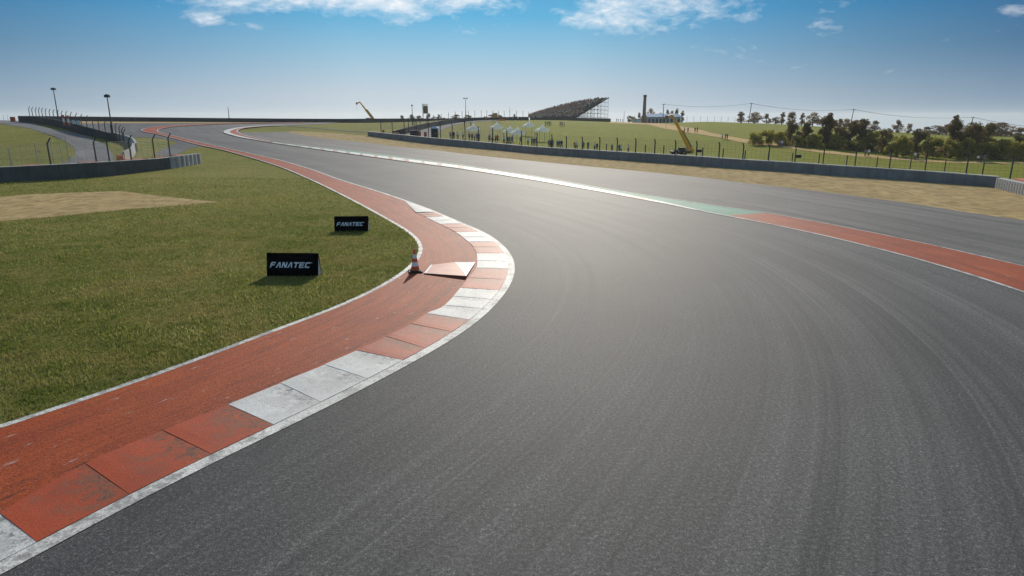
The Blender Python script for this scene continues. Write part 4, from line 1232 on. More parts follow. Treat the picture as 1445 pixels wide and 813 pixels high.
CL = [  # where, foot row, nearest distance, facing, members: (x, shirt, trousers, cap)
    ('left of the leftmost white tent', 197.5, 118, [(636, 'pink', 0), (640.5, 'black', 1), (646, 'white', 1), (653.5, 'white', 2)]),
    ('in the shade of the leftmost white tent', 199.5, 118, [(662.5, 'grey', 1), (666.3, 'orange', 1), (670, 'white', 0), (673, 'blue', 1), (675.6, 'black', 0)]),
    ('below the second white tent', 201, 118, [(690.5, 'grey', 1), (694.5, 'white', 1), (699.6, 'orange', 1), (702.2, 'red', 0)]),
    ('beside the lowest white tent', 204, 116, [(711.5, 'white', 1), (716.5, 'green', 1), (719.4, 'blue', 0), (722.6, 'blue', 2), (734.6, 'blue', 1)]),
    ('right of the lowest white tent', 206, 110, [(745, 'white', 1), (750.6, 'blue', 0), (753.5, 'black', 1), (756.6, 'grey', 0)]),
    ('at the fence below the rightmost white tent', 209, 106, [(774.5, 'blue', 0), (777.2, 'green', 1), (780, 'grey', 2)]),
    ('in the tight group right of the white tents', 210, 106, [(786.6, 'blue', 0), (789.5, 'blue', 2), (792.5, 'black', 0)]),
    ('at the fence below the stand', 212, 104, [(811, 'red', 1, 2), (813.6, 'white', 1), (823, 'grey', 0), (829.7, 'black', 1)]),
    ('below the tall end of the stand', 213.5, 104, [(839, 'white', 0), (842.3, 'black', 2)]),
    ('at the fence below the brick chimney', 216, 102, [(863.4, 'blue', 0), (873.6, 'black', 0), (876, 'white', 3), (886.5, 'white', 1)]),
    ('on the dirt path close to the grey shed', 187.6, 150, [(965.6, 'white', 1), (970.6, 'blue', 1), (980.6, 'black', 2), (983.8, 'black', 0)]),
    ('on the dirt path halfway down the hill', 197.2, 120, [(1019, 'white', 1), (1023.2, 'grey', 0), (1026, 'black', 1)]),
    ('on the path left of the yellow bushes', 204.4, 120, [(1066.5, 'black', 0), (1069.8, 'white', 0)]),
    ('on the dirt path before the yellow bushes', 208, 120, [(1098.6, 'grey', 1), (1100.8, 'pink', 2), (1103.3, 'white', 2)]),
    ('on the dirt path before the dark trees', 221.6, 110, [(1220.5, 'grey', 1), (1225.2, 'white', 1)]),
    ('on the path right of the dark trees', 226.5, 105, [(1290.8, 'white', 0), (1294.4, 'black', 1), (1306.6, 'red', 0)]),
    ('on the path nearest to the right edge', 230, 100, [(1379.4, 'white', 1), (1383.6, 'black', 0), (1388, 'blue', 2)]),
    ('in the far group left of the stand', 178, 200, [(769.6, 'grey', 1), (772.2, 'pink', 1), (775, 'black', 0), (777.3, 'white', 2)]),
    ('in the far group below the stand hoarding', 179, 200, [(790.5, 'grey', 1), (793, 'orange', 1), (796, 'white', 2)]),
    ('on the skyline between stand and chimney', 171.6, 280, [(870, 'black', 1), (872.5, 'red', 0), (875.5, 'grey', 1), (878.6, 'blue', 1)]),
    ('on the slope top behind the tents', 171.3, 240, [(716, 'pink', 1), (720.5, 'black', 1), (724, 'grey', 0), (731, 'white', 1), (735.5, 'black', 2), (752.8, 'red', 1)]),
    ('on the slope above the leftmost white tent', 178, 200, [(655.6, 'black', 1), (664.5, 'white', 0)]),
]
k = 0
for where, yf, ymin, mem in CL:
    seen = {}
    for m in mem: seen.setdefault((m[1], m[2]), 0)
    for i, m in enumerate(mem):
        X, Y = gp(m[0], yf + .25*((i*7) % 3 - 1), ymin)
        Y += .0; z = float(zt(X, Y))
        pi = (k*5 + i*3) % 4
        lb = 'person in %s top and %s%s %s' % (m[1], TN[m[2]], ' with red cap' if len(m) > 3 else '', where)
        o = obj('person', POSES[pi], None, (X, Y, z + .015), rng.uniform(-.9, .9) + (PI if 'path' in where and i % 2 else 0))
        s = .97 + .08*((k*37 % 11)/11); o.scale = (s*1.1, s*1.1, s)
        tag(o, lb[:200], 'person', 'people ' + where)
        for sl, mt in ((1, TROU[m[2]]), (2, SHIRT[m[1]]), (3, HAIR[m[3]] if len(m) > 3 else HAIR[k % 2])):
            o.material_slots[sl].link = 'OBJECT'; o.material_slots[sl].material = mt
        k += 1

# ------------------------------------------------------------------ grandstand
t = empty('grandstand', at(800, 335), 'long sloping grandstand full of spectators, open scaffolding under its tall right end', 'grandstand')
off = -Vector(t.location)
NR, NU = 15, 26
def stand_pt(u, v):
    fx = 750 + (812-750)*u; fy = 166.5 - .8*u
    bx = 745 + (858.7-745)*u; by = 163.6 + (137.6-163.6)*(u**1.0) - 4.0*math.sin(PI*u)*(1-.3*u)
    Yf, Yb = 338 - 10*u, 352
    return zpx(fx, fy, Yf)*(1-v) + zpx(bx, by, Yb)*v
mb = MB()
for r_ in range(NR):
    v0, v1 = r_/NR, (r_+1)/NR
    for c in range(NU):
        u0, u1 = c/NU, (c+1)/NU
        a, b = stand_pt(u0, v0), stand_pt(u1, v0); c2, d2 = stand_pt(u1, v1), stand_pt(u0, v1)
        a2, b2 = Vector((a.x, a.y, d2.z)), Vector((b.x, b.y, c2.z))
        P = [p + off for p in (a, b, b2, a2)]; mb.face(P)
        mb.face([p + off for p in (a2, b2, c2, d2)])
        mb.face([p + off + Vector((0, .25, -.45)) for p in (a, d2, c2, b)])
mb.build('seating', M['deck'], t)
mb = MB()
P0 = [stand_pt(1.0, v/10) for v in range(11)]
for a, b in zip(P0[:-1], P0[1:]):
    mb.tube([a+off+Vector((.2, 0, -.15)), b+off+Vector((.2, 0, -.15))], .28, 4)
mb.build('edge_beam', M['hoard'], t)
for u in np.linspace(.25, 1.0, 9):
    mb = MB(); last = None
    for v in np.linspace(.12, 1, 9):
        p = stand_pt(u, v) + off; g = float(zt(p.x - off.x, p.y - off.y)) + off.z
        if p.z - g < .6: last = None; continue
        mb.tube([(p.x, p.y, g-.3), (p.x, p.y, p.z-.3)], .07, 4, cap=False)
        if last is not None:
            z = g
            while z < min(p.z, last[1].z) - 1.6:
                mb.tube([(last[1].x, last[1].y, z), (p.x, p.y, z+1.9)], .05, 4, cap=False)
                mb.tube([(last[1].x, last[1].y, z+1.9), (p.x, p.y, z+1.9)], .05, 4, cap=False)
                z += 1.9
        last = (g, p)
    if mb.v: mb.build('scaffold_frame', M['pale_steel'], t)
mb = MB()
for v in np.linspace(.3, 1, 6):
    pts = [stand_pt(u, v)+off for u in np.linspace(.3, 1, 8)]
    for hh in np.arange(2, 13, 1.9):
        run_ = [Vector((p.x, p.y, min(p.z-.4, off.z + float(zt(p.x-off.x, p.y-off.y)) + hh))) for p in pts]
        mb.tube(run_, .045, 4, cap=False)
mb.build('ledger', M['pale_steel'], t)
# crowd on the seats
CW = [plain('crowd_%s' % n, c, .8) for n, c in (('brown', (.30, .18, .12)), ('red', (.45, .12, .07)), ('pale', (.60, .54, .48)), ('dark', (.06, .055, .055)), ('blue', (.15, .18, .26)), ('sand', (.45, .32, .2)))]
mb = MB()
for r_ in range(NR):
    for c in range(64):
        u = (c + rng.uniform(-.35, .35))/64; v = (r_+.55)/NR
        if not 0 < u < 1 or (u > .90 and rng.random() < .8 and v > .3) or rng.random() < .2: continue
        a = stand_pt(u, v); z = stand_pt(u, (r_+1)/NR).z
        mi = int(rng.choice(6, p=[.3, .12, .17, .15, .08, .18])); h = rng.uniform(.8, 1.15)
        w = rng.uniform(.45, .85)
        mb.box((a.x, a.y, z + h*.35), (w, .4, h*.7), rng.uniform(-.3, .3), mi, .8)
        mb.box((a.x, a.y-.02, z + h*.7 + .13), (.28, .28, .32), 0, 5, .8)
tag(mb.build('crowd', CW), 'crowd of spectators filling the seats of the sloping stand', 'crowd', kind='stuff')
# hoarding along its foot
hb = [(748, 170.5), (775, 170.3), (800, 170.6), (830, 171.5), (862, 172)]; ht = [(748, 166.6), (800, 166.2), (830, 166.6), (862, 167.4)]
A = wall_line(hb, ht, 24, Y=lambda x: 327)
t = empty('hoarding', (0, 0, 0), 'long low dark brown hoarding along the foot of the grandstand', 'hoarding'); wall_mesh(A, .2, 'panel', M['hoard'], t, depth=.6)
mb = MB()
for q in A[::3]: mb.box((q[0], q[1]+.35, (q[2]+q[3])/2), (.12, .12, q[3]-q[2]))
mb.build('support', M['wood'], t)

# ------------------------------------------------------------------ chimney and shed
b = at(908.8, 372); top = zpx(910.3, 134, 372)
t = empty('brick_chimney', b, 'tall tapering brown brick chimney on the skyline', 'chimney')
h = top.z - b.z
mb = MB(); mb.box((0, 0, .9), (2.6, 2.6, 2.2)); mb.build('plinth', M['brick'], t)
mb = MB(); mb.lathe([(1.0, 1.9), (.92, h*.4), (.78, h*.93)], 20); mb.build('shaft', M['brick'], t)
mb = MB(); mb.lathe([(.78, h*.93), (.94, h*.935), (.96, h*.985), (.80, h), (.5, h), (.5, h-.8)], 20); mb.build('rim', plain('dark_brick', (.10, .055, .03), .9), t)
Ys = 378
a, b = zpx(913.5, 174, Ys), zpx(960, 175.5, Ys+7)
g = min(float(zt(a.x, a.y)), float(zt(b.x, b.y)))
t = empty('shed', (a.x, a.y, g), 'long low grey shed with a pale blue roof and arched openings beside the chimney', 'shed', None, math.atan2(b.y-a.y, b.x-a.x))
L = math.hypot(b.x-a.x, b.y-a.y); he = zpx(936, 164.8, Ys).z - g; hr = zpx(936, 160.4, Ys).z - g; D = 7.0
mb = MB(); mb.box((L/2, D/2, he/2 - .5), (L, D, he+1)); mb.build('wall', M['shed'], t)
for s in (0, 1):
    mb = MB(); x = .0 if s == 0 else L; mb.face([(x, 0, he), (x, D, he), (x, D/2, hr)] if s else [(x, D, he), (x, 0, he), (x, D/2, hr)]); mb.build('gable', M['shed'], t)
mb = MB()
for s in (0, 1):
    y0 = -.35 if s == 0 else D+.35
    q = [(-.4, y0, he-.1), (L+.4, y0, he-.1), (L+.4, D/2, hr), (-.4, D/2, hr)]
    if s: q = q[::-1]
    mb.face(q); mb.face([(x, y, z-.12) for x, y, z in q[::-1]])
mb.build('roof', M['roof'], t)
n_ = 9
for i in range(n_):
    x = L*(i+.5)/n_; w = L/n_*.30; hh = he*.72
    mb = MB(); pts = [(x-w, 0), (x+w, 0)] + [(x+w*math.cos(a), hh-w+w*math.sin(a)) for a in np.linspace(0, PI, 9)]
    mb.face([(p[0], -.03, p[1]) for p in pts]); mb.build('opening', M['dark'], t)
p = at(898.5, 370); t = empty('hut', p, 'small pale low hut left of the brick chimney', 'hut')
mb = MB(); mb.box((0, 0, .9), (4.2, 3, 2.0)); mb.build('wall', M['cap'], t); mb = MB(); mb.box((0, 0, 1.98), (4.6, 3.4, .16)); mb.build('roof', M['hoard'], t)

# ------------------------------------------------------------------ lifting machines
def boom_machine(base_px, top_px, Y, label, s, wheels_left, head):
    b = zpx(base_px[0], base_px[1], Y); b.z = float(zt(b.x, Y)); tp = zpx(top_px[0], top_px[1], Y)
    t = empty('boom_lift', b, label, 'boom lift')
    o = Vector((b.x, Y, b.z)); T = tp - o
    B = Vector((.2*s, 0, 1.4*s))
    mb = MB(); mb.box((-1.6*s, 0, .75*s), (4.4*s, 1.5*s, .5*s), 0, 0, .96); mb.build('chassis', M['steel'], t)
    mb = MB(); mb.box((.1*s, 0, 1.35*s), (1.5*s, 1.4*s, .9*s), 0, 0, .82); mb.box((.55*s, 0, 1.0*s), (.8*s, 1.5*s, .9*s), 0, 0, .9); mb.build('counterweight', M['yellow'], t)
    mb = MB(); mb.box((-1.5*s, .1, 1.35*s), (1.4*s, 1.2*s, .7*s), 0, 0, .85); mb.build('engine_cover', M['dark'], t)
    for x in wheels_left:
        for y in (-.85, .85):
            mb = MB(); R = .62*s
            ring = [(.30*R, -.2), (.62*R, -.22), (.92*R, -.2), (R, -.12), (R, .12), (.92*R, .2), (.62*R, .22), (.30*R, .2)]
            b0 = MB(); b0.lathe(ring, 22)
            for vv in b0.v: mb.v.append((x*s+vv[0], y*s+vv[2]*s, .62*s+vv[1]))
            mb.f = b0.f; mb.m = b0.m
            w = mb.build('wheel', M['rubber'], t, smooth=True)
            mb = MB(); b0 = MB(); b0.lathe([(.01, -.18), (.42*R, -.16), (.42*R, .16), (.01, .18)], 16)
            for vv in b0.v: mb.v.append((x*s+vv[0], y*s+vv[2]*s, .62*s+vv[1]))
            mb.f = b0.f; mb.m = b0.m; mb.build('rim', M['yellow'], w)
    d = (T-B)
    mb = MB()
    def bar(p, q, w0, w1, dep):
        a = (q-p).normalized(); u = a.cross(Vector((0, 1, 0))).normalized(); n = len(mb.v)
        for P, w in ((p, w0), (q, w1)):
            for sx, sy in ((-1, -1), (1, -1), (1, 1), (-1, 1)): mb.v.append(tuple(P + u*w*sx + Vector((0, dep*sy, 0))))
        for f in ((3, 2, 1, 0), (4, 5, 6, 7), (0, 1, 5, 4), (1, 2, 6, 5), (2, 3, 7, 6), (3, 0, 4, 7)): mb.f.append(tuple(n+i for i in f)); mb.m.append(0)
    bar(B, B+d*.55, .36*s, .34*s, .22*s); bar(B+d*.5, B+d*.80, .28*s, .26*s, .18*s); bar(B+d*.78, T, .22*s, .20*s, .15*s)
    mb.build('boom', M['yellow'], t)
    mb = MB(); u = d.normalized().cross(Vector((0, 1, 0))).normalized()
    if u.x < 0: u = -u
    bar(B+d*.02+u*.48*s, B+d*.52+u*.42*s, .12*s, .10*s, .12*s); mb.build('hose_carrier', M['dark'], t)
    mb = MB(); E1 = T + Vector((-head*.45, 0, -.12*s)); E2 = T + Vector((-head, 0, -.42*s)); bar(T, E1, .22*s, .2*s, .15*s); bar(E1, E2, .2*s, .17*s, .15*s); mb.build('jib', M['yellow'], t)
    mb = MB(); mb.box(tuple(E2+Vector((-.2*s, 0, -.05*s))), (.5*s, .6*s, .75*s)); mb.build('head_carriage', M['redcap'], t)
    mb = MB(); mb.tube([E2+Vector((-.2*s, 0, -.4*s)), E2+Vector((-.2*s, 0, -2.2*s))], .03, 4); mb.build('hanging_cable', M['steel'], t)


boom_machine((971.5, 219), (948.5, 162.6), 141, 'yellow boom lift with dark wheels raised in front of the shed, behind the barrier', 1.0, (-2.9, -1.2), .95)
boom_machine((525, 166.8), (508, 144.2), 285, 'yellow boom lift standing far off beyond the skyline wall', 1.15, (-2.4, -1.0), 1.2)
# its body shows over the wall
# ------------------------------------------------------------------ screen, cabins, toilets, barrels
Y = 300; p = zpx(601, 167, Y); z0 = float(zt(p.x, Y)); zt_ = zpx(601, 146.6, Y).z - z0; zb_ = zpx(601, 160.4, Y).z - z0
t = empty('video_screen', (p.x, Y, z0), 'tall brown screen panel on two posts above the climbing barrier', 'screen', None, .95)
mb = MB(); mb.box((0, 0, (zb_+zt_)/2 - .45), (2.6, .35, zt_-zb_-.9)); mb.build('panel', M['screen'], t)
mb = MB(); mb.box((0, 0, zt_-.42), (2.6, .35, .8)); mb.build('header', M['tent'], t)
for x in (-1.45, 1.2):
    mb = MB(); mb.tube([(x, .3, -.5), (x, .3, zt_ if x < 0 else zb_+.5)], .16, 6); mb.build('post', M['steel'], t)

def on_px(x, yb, ymin=0): X, Y = gp(x, yb, ymin); return Vector((X, Y, float(zt(X, Y))))
p = on_px(613.6, 195.2, 122)
t = empty('portable_toilet', p, 'portable toilet with dark sides and a pale blue domed roof behind the barrier', 'portable toilet')
mb = MB(); mb.box((0, 0, .95), (1.35, 1.2, 1.9)); mb.build('cabin', M['navy'], t)
mb = MB(); mb.box((.0, -.62, .92), (.7, .04, 1.7)); dr = mb.build('door', M['dark'], t)
mb = MB(); mb.box((.28, -.66, .95), (.1, .05, .16)); mb.build('handle', M['cwhite'], dr)
mb = MB(); mb.box((0, 0, 1.98), (1.45, 1.3, .14)); mb.box((0, 0, 2.17), (1.4, 1.25, .24), 0, 0, .6); mb.build('roof', M['blue'], t)
p = on_px(586, 192, 122)
t = empty('equipment_container', p, 'low dark grey equipment container behind the barrier, left of the toilet', 'container')
mb = MB(); mb.box((0, 0, .55), (2.0, 1.2, 1.1)); mb.build('body', M['navy'], t); mb = MB(); mb.box((0, 0, 1.13), (2.06, 1.26, .06)); mb.build('lid', M['steel'], t)
def barrel(p, r, h, label, mat='orange', grp=None):
    t = empty('traffic_barrel', p, label, 'barrel', grp)
    mb = MB(); mb.lathe([(0, 0), (r, 0), (r*1.04, h*.1), (r, h*.13), (r, h*.46), (r*1.05, h*.5), (r, h*.54), (r*.98, h*.94), (r*.9, h), (0, h)], 22); mb.build('body', M[mat], t, smooth=True)
    mb = MB(); mb.lathe([(r*.93, h), (r*.95, h+.05), (r*.4, h+.06), (0, h+.06)], 22); mb.build('lid', M[mat], t)
barrel(on_px(170.8, 228.3, 62), .36, .62, 'orange barrel beside the short curved barrier at the left')
barrel(on_px(592.3, 192.5, 122), .28, .95, 'red-orange barrel touching the right end of the grey container', 'redcap')
barrel(on_px(600.4, 193.2, 122), .30, .95, 'red-orange barrel standing between the grey container and the toilet', 'redcap')
barrel(on_px(541, 187.6, 139), .26, .6, 'red-orange barrel behind the tip of the long barrier', 'redcap')
p = Vector(zpx(559.5, 188, 136)); p.z = float(zt(p.x, 136))
t = empty('red_block', p, 'low red block at the foot of the climbing barrier', 'block'); mb = MB(); mb.box((0, 0, .35), (1.2, .7, .7), 0, 0, .9); mb.build('body', M['redcap'], t); mb = MB(); mb.box((0, 0, .76), (1.1, .6, .1)); mb.build('lid', M['redcap'], t)
p = at(17.5, 139); t = empty('orange_drum', p, 'orange drum-like block closing the far left end of the skyline wall', 'drum')
mb = MB(); h = zpx(17.5, 165, 139).z - p.z
for s in (-.24, .24): mb.lathe([(0, 0), (.25, 0), (.26, h*.5), (.25, h), (0, h)], 16, (s, 0, 0))
mb.build('body', M['redcap'], t)
p = at(698.5, 262); p = Vector((zpx(698.5, 166, 262).x, 262, float(zt(p.x, 262))))
t = empty('ochre_cabin', p, 'small ochre box-like cabin on a stand above the second tent', 'cabin')
zc = zpx(698.5, 163.2, 262).z - p.z
mb = MB(); mb.box((0, 0, zc), (1.9, 1.6, 1.6)); mb.build('cabin', M['ochre'], t)
mb = MB(); mb.box((0, 0, zc+.86), (2.1, 1.8, .12)); mb.build('roof', M['hoard'], t)
for x in (-.8, .8):
    mb = MB(); mb.box((x, 0, zc/2-.4), (.12, .12, zc-.6)); mb.build('leg', M['steel'], t)
p = Vector((zpx(708, 170, 256).x, 256, 0)); p.z = float(zt(p.x, 256))
t = empty('banner', p, 'bright orange banner hung low between the ochre cabin and the slope top', 'banner')
zc = zpx(708, 169.2, 256).z - p.z
mb = MB(); mb.box((0, 0, zc), (2.1, .08, .75)); mb.build('cloth', plain('bright_orange_cloth', (.75, .17, .02), .7), t)
for x in (-1.05, 1.05):
    mb = MB(); mb.box((x, .05, zc/2+.1), (.07, .07, zc+.6)); mb.build('post', M['steel'], t)
for x, lb in ((683.6, 'person in orange overalls standing on the road at the skyline, left one'), (686.2, 'person in orange overalls standing on the road at the skyline, right one')):
    Yp = 280; q = zpx(x, 166, Yp); o = obj('person', POSES[0 if x < 685 else 2], None, (q.x, Yp, float(zt(q.x, Yp))+.03), .4); tag(o, lb, 'person', 'marshals on the road'); o.scale = (1.15, 1.15, 1.05)
    for sl in (1, 2):
        o.material_slots[sl].link = 'OBJECT'; o.material_slots[sl].material = M['orange']
# panels hung on the cranked fence
def hung(x0, x1, y0, y1, Y, label, mats, white=None):
    a, b = zpx(x0, y0, Y), zpx(x1, y1, Y); c = zpx(x0, y1, Y)
    w = (b-a).length if False else abs(b.x-a.x); h = a.z - zpx(x0, y1, Y).z
    t = empty('fence_panel', ((a.x+b.x)/2, Y, a.z-h), label, 'panel', 'panels hung on the cranked fence')
    mb = MB(); mb.box((0, 0, h/2), (w, .05, h)); mb.build('sheet', M[mats], t)
    if white:
        mb = MB(); mb.box((0, -.031, h*.5), (w*.9, .01, h*.36)); mb.build('white_patch', M['cwhite'], t)
hung(87, 92.5, 162.2, 177, 112.5, 'tall red panel with a white patch on the cranked fence, left of the pair', 'redcap', True)
hung(93.6, 99.5, 163, 178, 110, 'tall red panel with a white patch on the cranked fence, right of the pair', 'redcap', True)
hung(100.8, 106.3, 169.3, 175, 107.5, 'small white panel hung just right of the two red ones', 'ltgrey')
hung(107.6, 113.6, 170.2, 176, 105, 'small white panel hung farther right of the red ones, the last of the row', 'ltgrey')

# ------------------------------------------------------------------ trees and bushes
def crown_mesh(name, seed, H, W, kind, mat, nleaf, leaf):
    """leaf-sized faces gathered in clumps; unit tree of height H and crown width W"""
    g = np.random.default_rng(seed)
    cl = []
    nC = {'round': 24, 'tall': 26, 'column': 20, 'bush': 26}[kind]
    for i in range(nC):
        u = (i + g.random())/nC
        if kind == 'round': z = H*(.10 + .80*u); rad = W*.47*math.sin(PI*(.30+.62*u))**.7
        elif kind == 'tall': z = H*(.07 + .85*u); rad = W*.5*(math.sin(PI*(.28+.70*u))**.8)*(1.05-.42*u)
        elif kind == 'column': z = H*(.10 + .86*u); rad = W*.5*(1.0-.75*u)*(.7+.3*g.random())
        else: z = H*(.08 + .74*u**.8); rad = W*.5*(1-.55*u*u)
        a = g.random()*2*PI; q = rad*g.random()**.6
        c = np.array([q*math.cos(a), q*math.sin(a), z])
        s = (W*.10 + .13*H*g.random()**1.5)*(.85 if kind != 'bush' else .8)
        cl.append((c, s, .5+.9*g.random()))
    per = [x[2]*x[1]**2 for x in cl]; tot = sum(per)
    V = []; Fc = []
    for (c, s, w), pr in zip(cl, per):
        n = int(nleaf*pr/tot)
        d = g.normal(size=(n, 3)); d /= np.linalg.norm(d, axis=1)[:, None]
        r = s*(.35 + .75*g.random(n)**.6)
        P = c + d*r[:, None]*np.array([1, 1, .8]); P[:, 2] = np.maximum(P[:, 2], .08*H*g.random(n))
        for p in P:
            u = g.normal(size=3); u /= np.linalg.norm(u); v = np.cross(u, g.normal(size=3)); v /= np.linalg.norm(v)
            L = leaf*(.6 + .8*g.random()); b = len(V)
            V += [tuple(p-u*L), tuple(p+v*L*.55), tuple(p+u*L), tuple(p-v*L*.55)]; Fc.append((b, b+1, b+2, b+3))
    me = bpy.data.meshes.new(name); me.from_pydata(V, [], Fc); me.materials.append(mat)
    # trunk with limbs
    mb = MB(); r0 = .028*H
    top = H*(.72 if kind != 'bush' else .4)
    mb.tube([(0, 0, -.3), (.02*H, 0, top*.35), (-.01*H, .015*H, top*.7), (.01*H, 0, top)], [r0*1.3, r0, r0*.6, r0*.2], 8)
    for c, s, w in cl[::2]:
        z0 = min(top*.8, max(.15*H, c[2]*.62)); mb.tube([(0, 0, z0), tuple(np.array([0, 0, z0])*.45 + c*.55 + np.array([0, 0, -.02*H])), tuple(c)], [r0*.42, r0*.25, r0*.08], 5, cap=False)
    return me, mb.mesh(name+'_trunk', M['bark'])


TV = {}
for i in range(6):
    TV['far', i if i < 3 else i+1] = crown_mesh('crown', 11+i, 6, 4.6, ('round', 'tall', 'round')[i % 3], M['leaf_brown'], 2500, .17)
    TV['dark', i] = crown_mesh('crown', 31+i, 9, (6.5, 4.2, 6.0)[i % 3], ('round', 'tall', 'round')[i % 3], M['leaf_dark'], 4300, .20)
    TV['bush', i] = crown_mesh('crown', 51+i, 4, 5.5, 'bush', M['leaf_yellow'], 3000, .16)
TV['far', 3] = crown_mesh('crown', 20, 6, 2.4, 'column', M['leaf_brown'], 1700, .16)
HT = {'far': 6, 'dark': 9, 'bush': 4}; WT = {('far', 0): 4.6, ('far', 1): 4.6, ('far', 2): 4.6, ('far', 3): 2.4, ('dark', 0): 6.5, ('dark', 1): 4.2, ('dark', 2): 6.0, ('bush', 0): 5.5, ('bush', 1): 5.5, ('bush', 2): 5.5}


def tree(x, ytop, wpx, Y, kind, i, label, group, name='tree', cat='tree', ybase=None):
    tp = zpx(x, ytop, Y); X = tp.x; z0 = float(zt(X, Y)) if ybase is None else zpx(x, ybase, Y).z
    z0 = min(z0, float(zt(X, Y)))
    b3 = i
    if i < 3 and rng.random() < .5: i = i+4 if kind == 'far' else i+3
    h = tp.z - z0; w = wpx*Y/F*1.02
    t = empty(name, (X, Y, z0), label, cat, group, rng.uniform(0, 6.28))
    for nm, me in (('crown' if name == 'tree' else 'foliage', TV[kind, i][0]), ('trunk' if name == 'tree' else 'stem', TV[kind, i][1])):
        o = obj(nm, me, t); o.scale = (w/WT[kind, b3], w/WT[kind, b3], h/HT[kind]/.98)
    return t


FAR = [(1047, 158.2, 12, 3), (1065.5, 158.2, 19, 0), (1082.7, 161, 11, 1), (1094.7, 165, 12, 2), (1104.5, 159, 8, 3), (1118.5, 158.6, 16, 1), (1133, 160, 8, 3), (1148.5, 158.6, 18, 0), (1163, 166.5, 10, 2), (1186, 168, 10, 1), (1196, 167.5, 14, 0), (1222, 167.5, 14, 2), (1236, 170, 13, 0), (1268, 169.2, 13, 1), (1283, 174, 10, 2), (1309, 178.6, 11, 0), (1327, 177, 17, 2), (1338, 175, 14, 0), (1404, 176, 16, 1), (1416, 172.5, 20, 0), (1428, 183, 14, 2), (1442, 180.5, 16, 1), (1178, 169, 12, 2), (1210, 169, 14, 0), (1365, 177, 16, 2), (1385, 178, 18, 0)]
words = ['slim columnar', 'broad rounded', 'narrow ragged', 'small low', 'very slim', 'tall full', 'slender pointed', 'broad domed', 'half hidden', 'loose brown', 'dense brown', 'rounded brown', 'lone round', 'ragged brown', 'small round', 'low brown', 'wide brown', 'domed brown', 'tall brown', 'spreading brown', 'dim brown', 'edge-most brown', 'hidden brown', 'leafy brown', 'dull brown', 'thick brown']
ref = lambda x: 'just right of the crest fence' if x < 1060 else 'beside the pole at the crest' if x < 1075 else 'on the crest above the yellow bushes' if x < 1140 else 'on the crest behind the tall slim dark tree' if x < 1190 else 'behind the pole above the dark trees' if x < 1245 else 'on the crest where the hill dips' if x < 1300 else 'on the crest left of the tall open tree' if x < 1345 else 'on the crest near the rightmost pole' if x < 1400 else 'on the crest at the right edge'
for (x, yt, w, i), wd in zip(FAR, words):
    tree(x, yt, w*(1.12 if x < 1290 else 1.55), 330, 'far', i, '%s tree %s' % (wd, ref(x)), 'brownish trees along the hill crest')
DK = [(1118, 170, 18, 2, 'dark tree between the yellow bushes and the slim dark tree'), (1139, 173, 15, 1, 'slim dark tree left of the tallest dark tree'), (1172.5, 157, 19, 1, 'tallest slim dark tree, its thin top above the skyline left of the leaning pole'),
      (1160, 182, 16, 2, 'low dark tree at the left foot of the tallest dark tree'), (1203, 170, 24, 0, 'big dark tree under the leaning pole, left half of the dense pair'), (1218, 167.5, 26, 2, 'big dark tree under the leaning pole, right half of the dense pair'), (1252, 181.5, 19, 0, 'separate dark round tree at the gap where the hill dips'),
      (1297, 181.5, 24, 2, 'dark round tree left of the tall open-crowned tree'), (1351, 160, 18, 1, 'tall open-crowned tree rising highest near the right edge'), (1379.5, 172.5, 22, 0, 'dark tree right beside the rightmost utility pole'), (1397.5, 174, 20, 2, 'dark tree second from the rightmost pole towards the right edge'), (1366, 182, 18, 2, 'low dark tree between the open-crowned tree and the rightmost pole'), (1186, 178, 16, 0, 'dark tree filling the gap right of the tallest slim one'), (1438, 188, 20, 2, 'dark tree cut by the right edge of the view')]
for x, yt, w, i, lb in DK:
    tree(x, yt, w*1.35, 175 if x < 1250 else 160, 'dark', i, lb, 'dark trees behind the path')
BU = [(1070, 186, 22, 'yellow-green bush at the left end of its row by the path'), (1084, 181, 24, 'tallest yellow-green bush, second in the row by the path'), (1099, 184, 22, 'yellow-green bush left of the first dark tree'), (1128, 190, 18, 'yellow-green bush between two dark trees'), (1151, 187, 20, 'yellow-green bush left of the tallest slim dark tree'), (1184, 189, 22, 'olive bush under the tallest slim dark tree'),
      (1231, 183, 24, 'bright yellow bush right of the dense dark pair'), (1240, 192, 18, 'low olive bush left of the separate dark round tree'), (1270, 188, 24, 'yellow bush right of the separate dark round tree'), (1282, 196, 18, 'low yellow bush between two dark round trees'), (1322, 190, 30, 'wide yellow-green bush left of the tall open-crowned tree'), (1344, 194, 24, 'yellow-green bush under the tall open-crowned tree'),
      (1366, 193, 24, 'olive bush under the rightmost pole'), (1392, 198, 22, 'olive bush below the dark trees near the right edge'), (1417, 194, 32, 'wide yellow-green bush near the right edge'), (1440, 197, 26, 'yellow-green bush cut by the right edge'), (1208, 196, 26, 'dim olive bush at the foot of the dense dark pair')]
for k, (x, yt, w, lb) in enumerate(BU):
    tree(x, yt, w*1.35, 170 if x < 1250 else 155, 'bush', k % 3, lb, 'bushes behind the path', 'bush', 'bush')
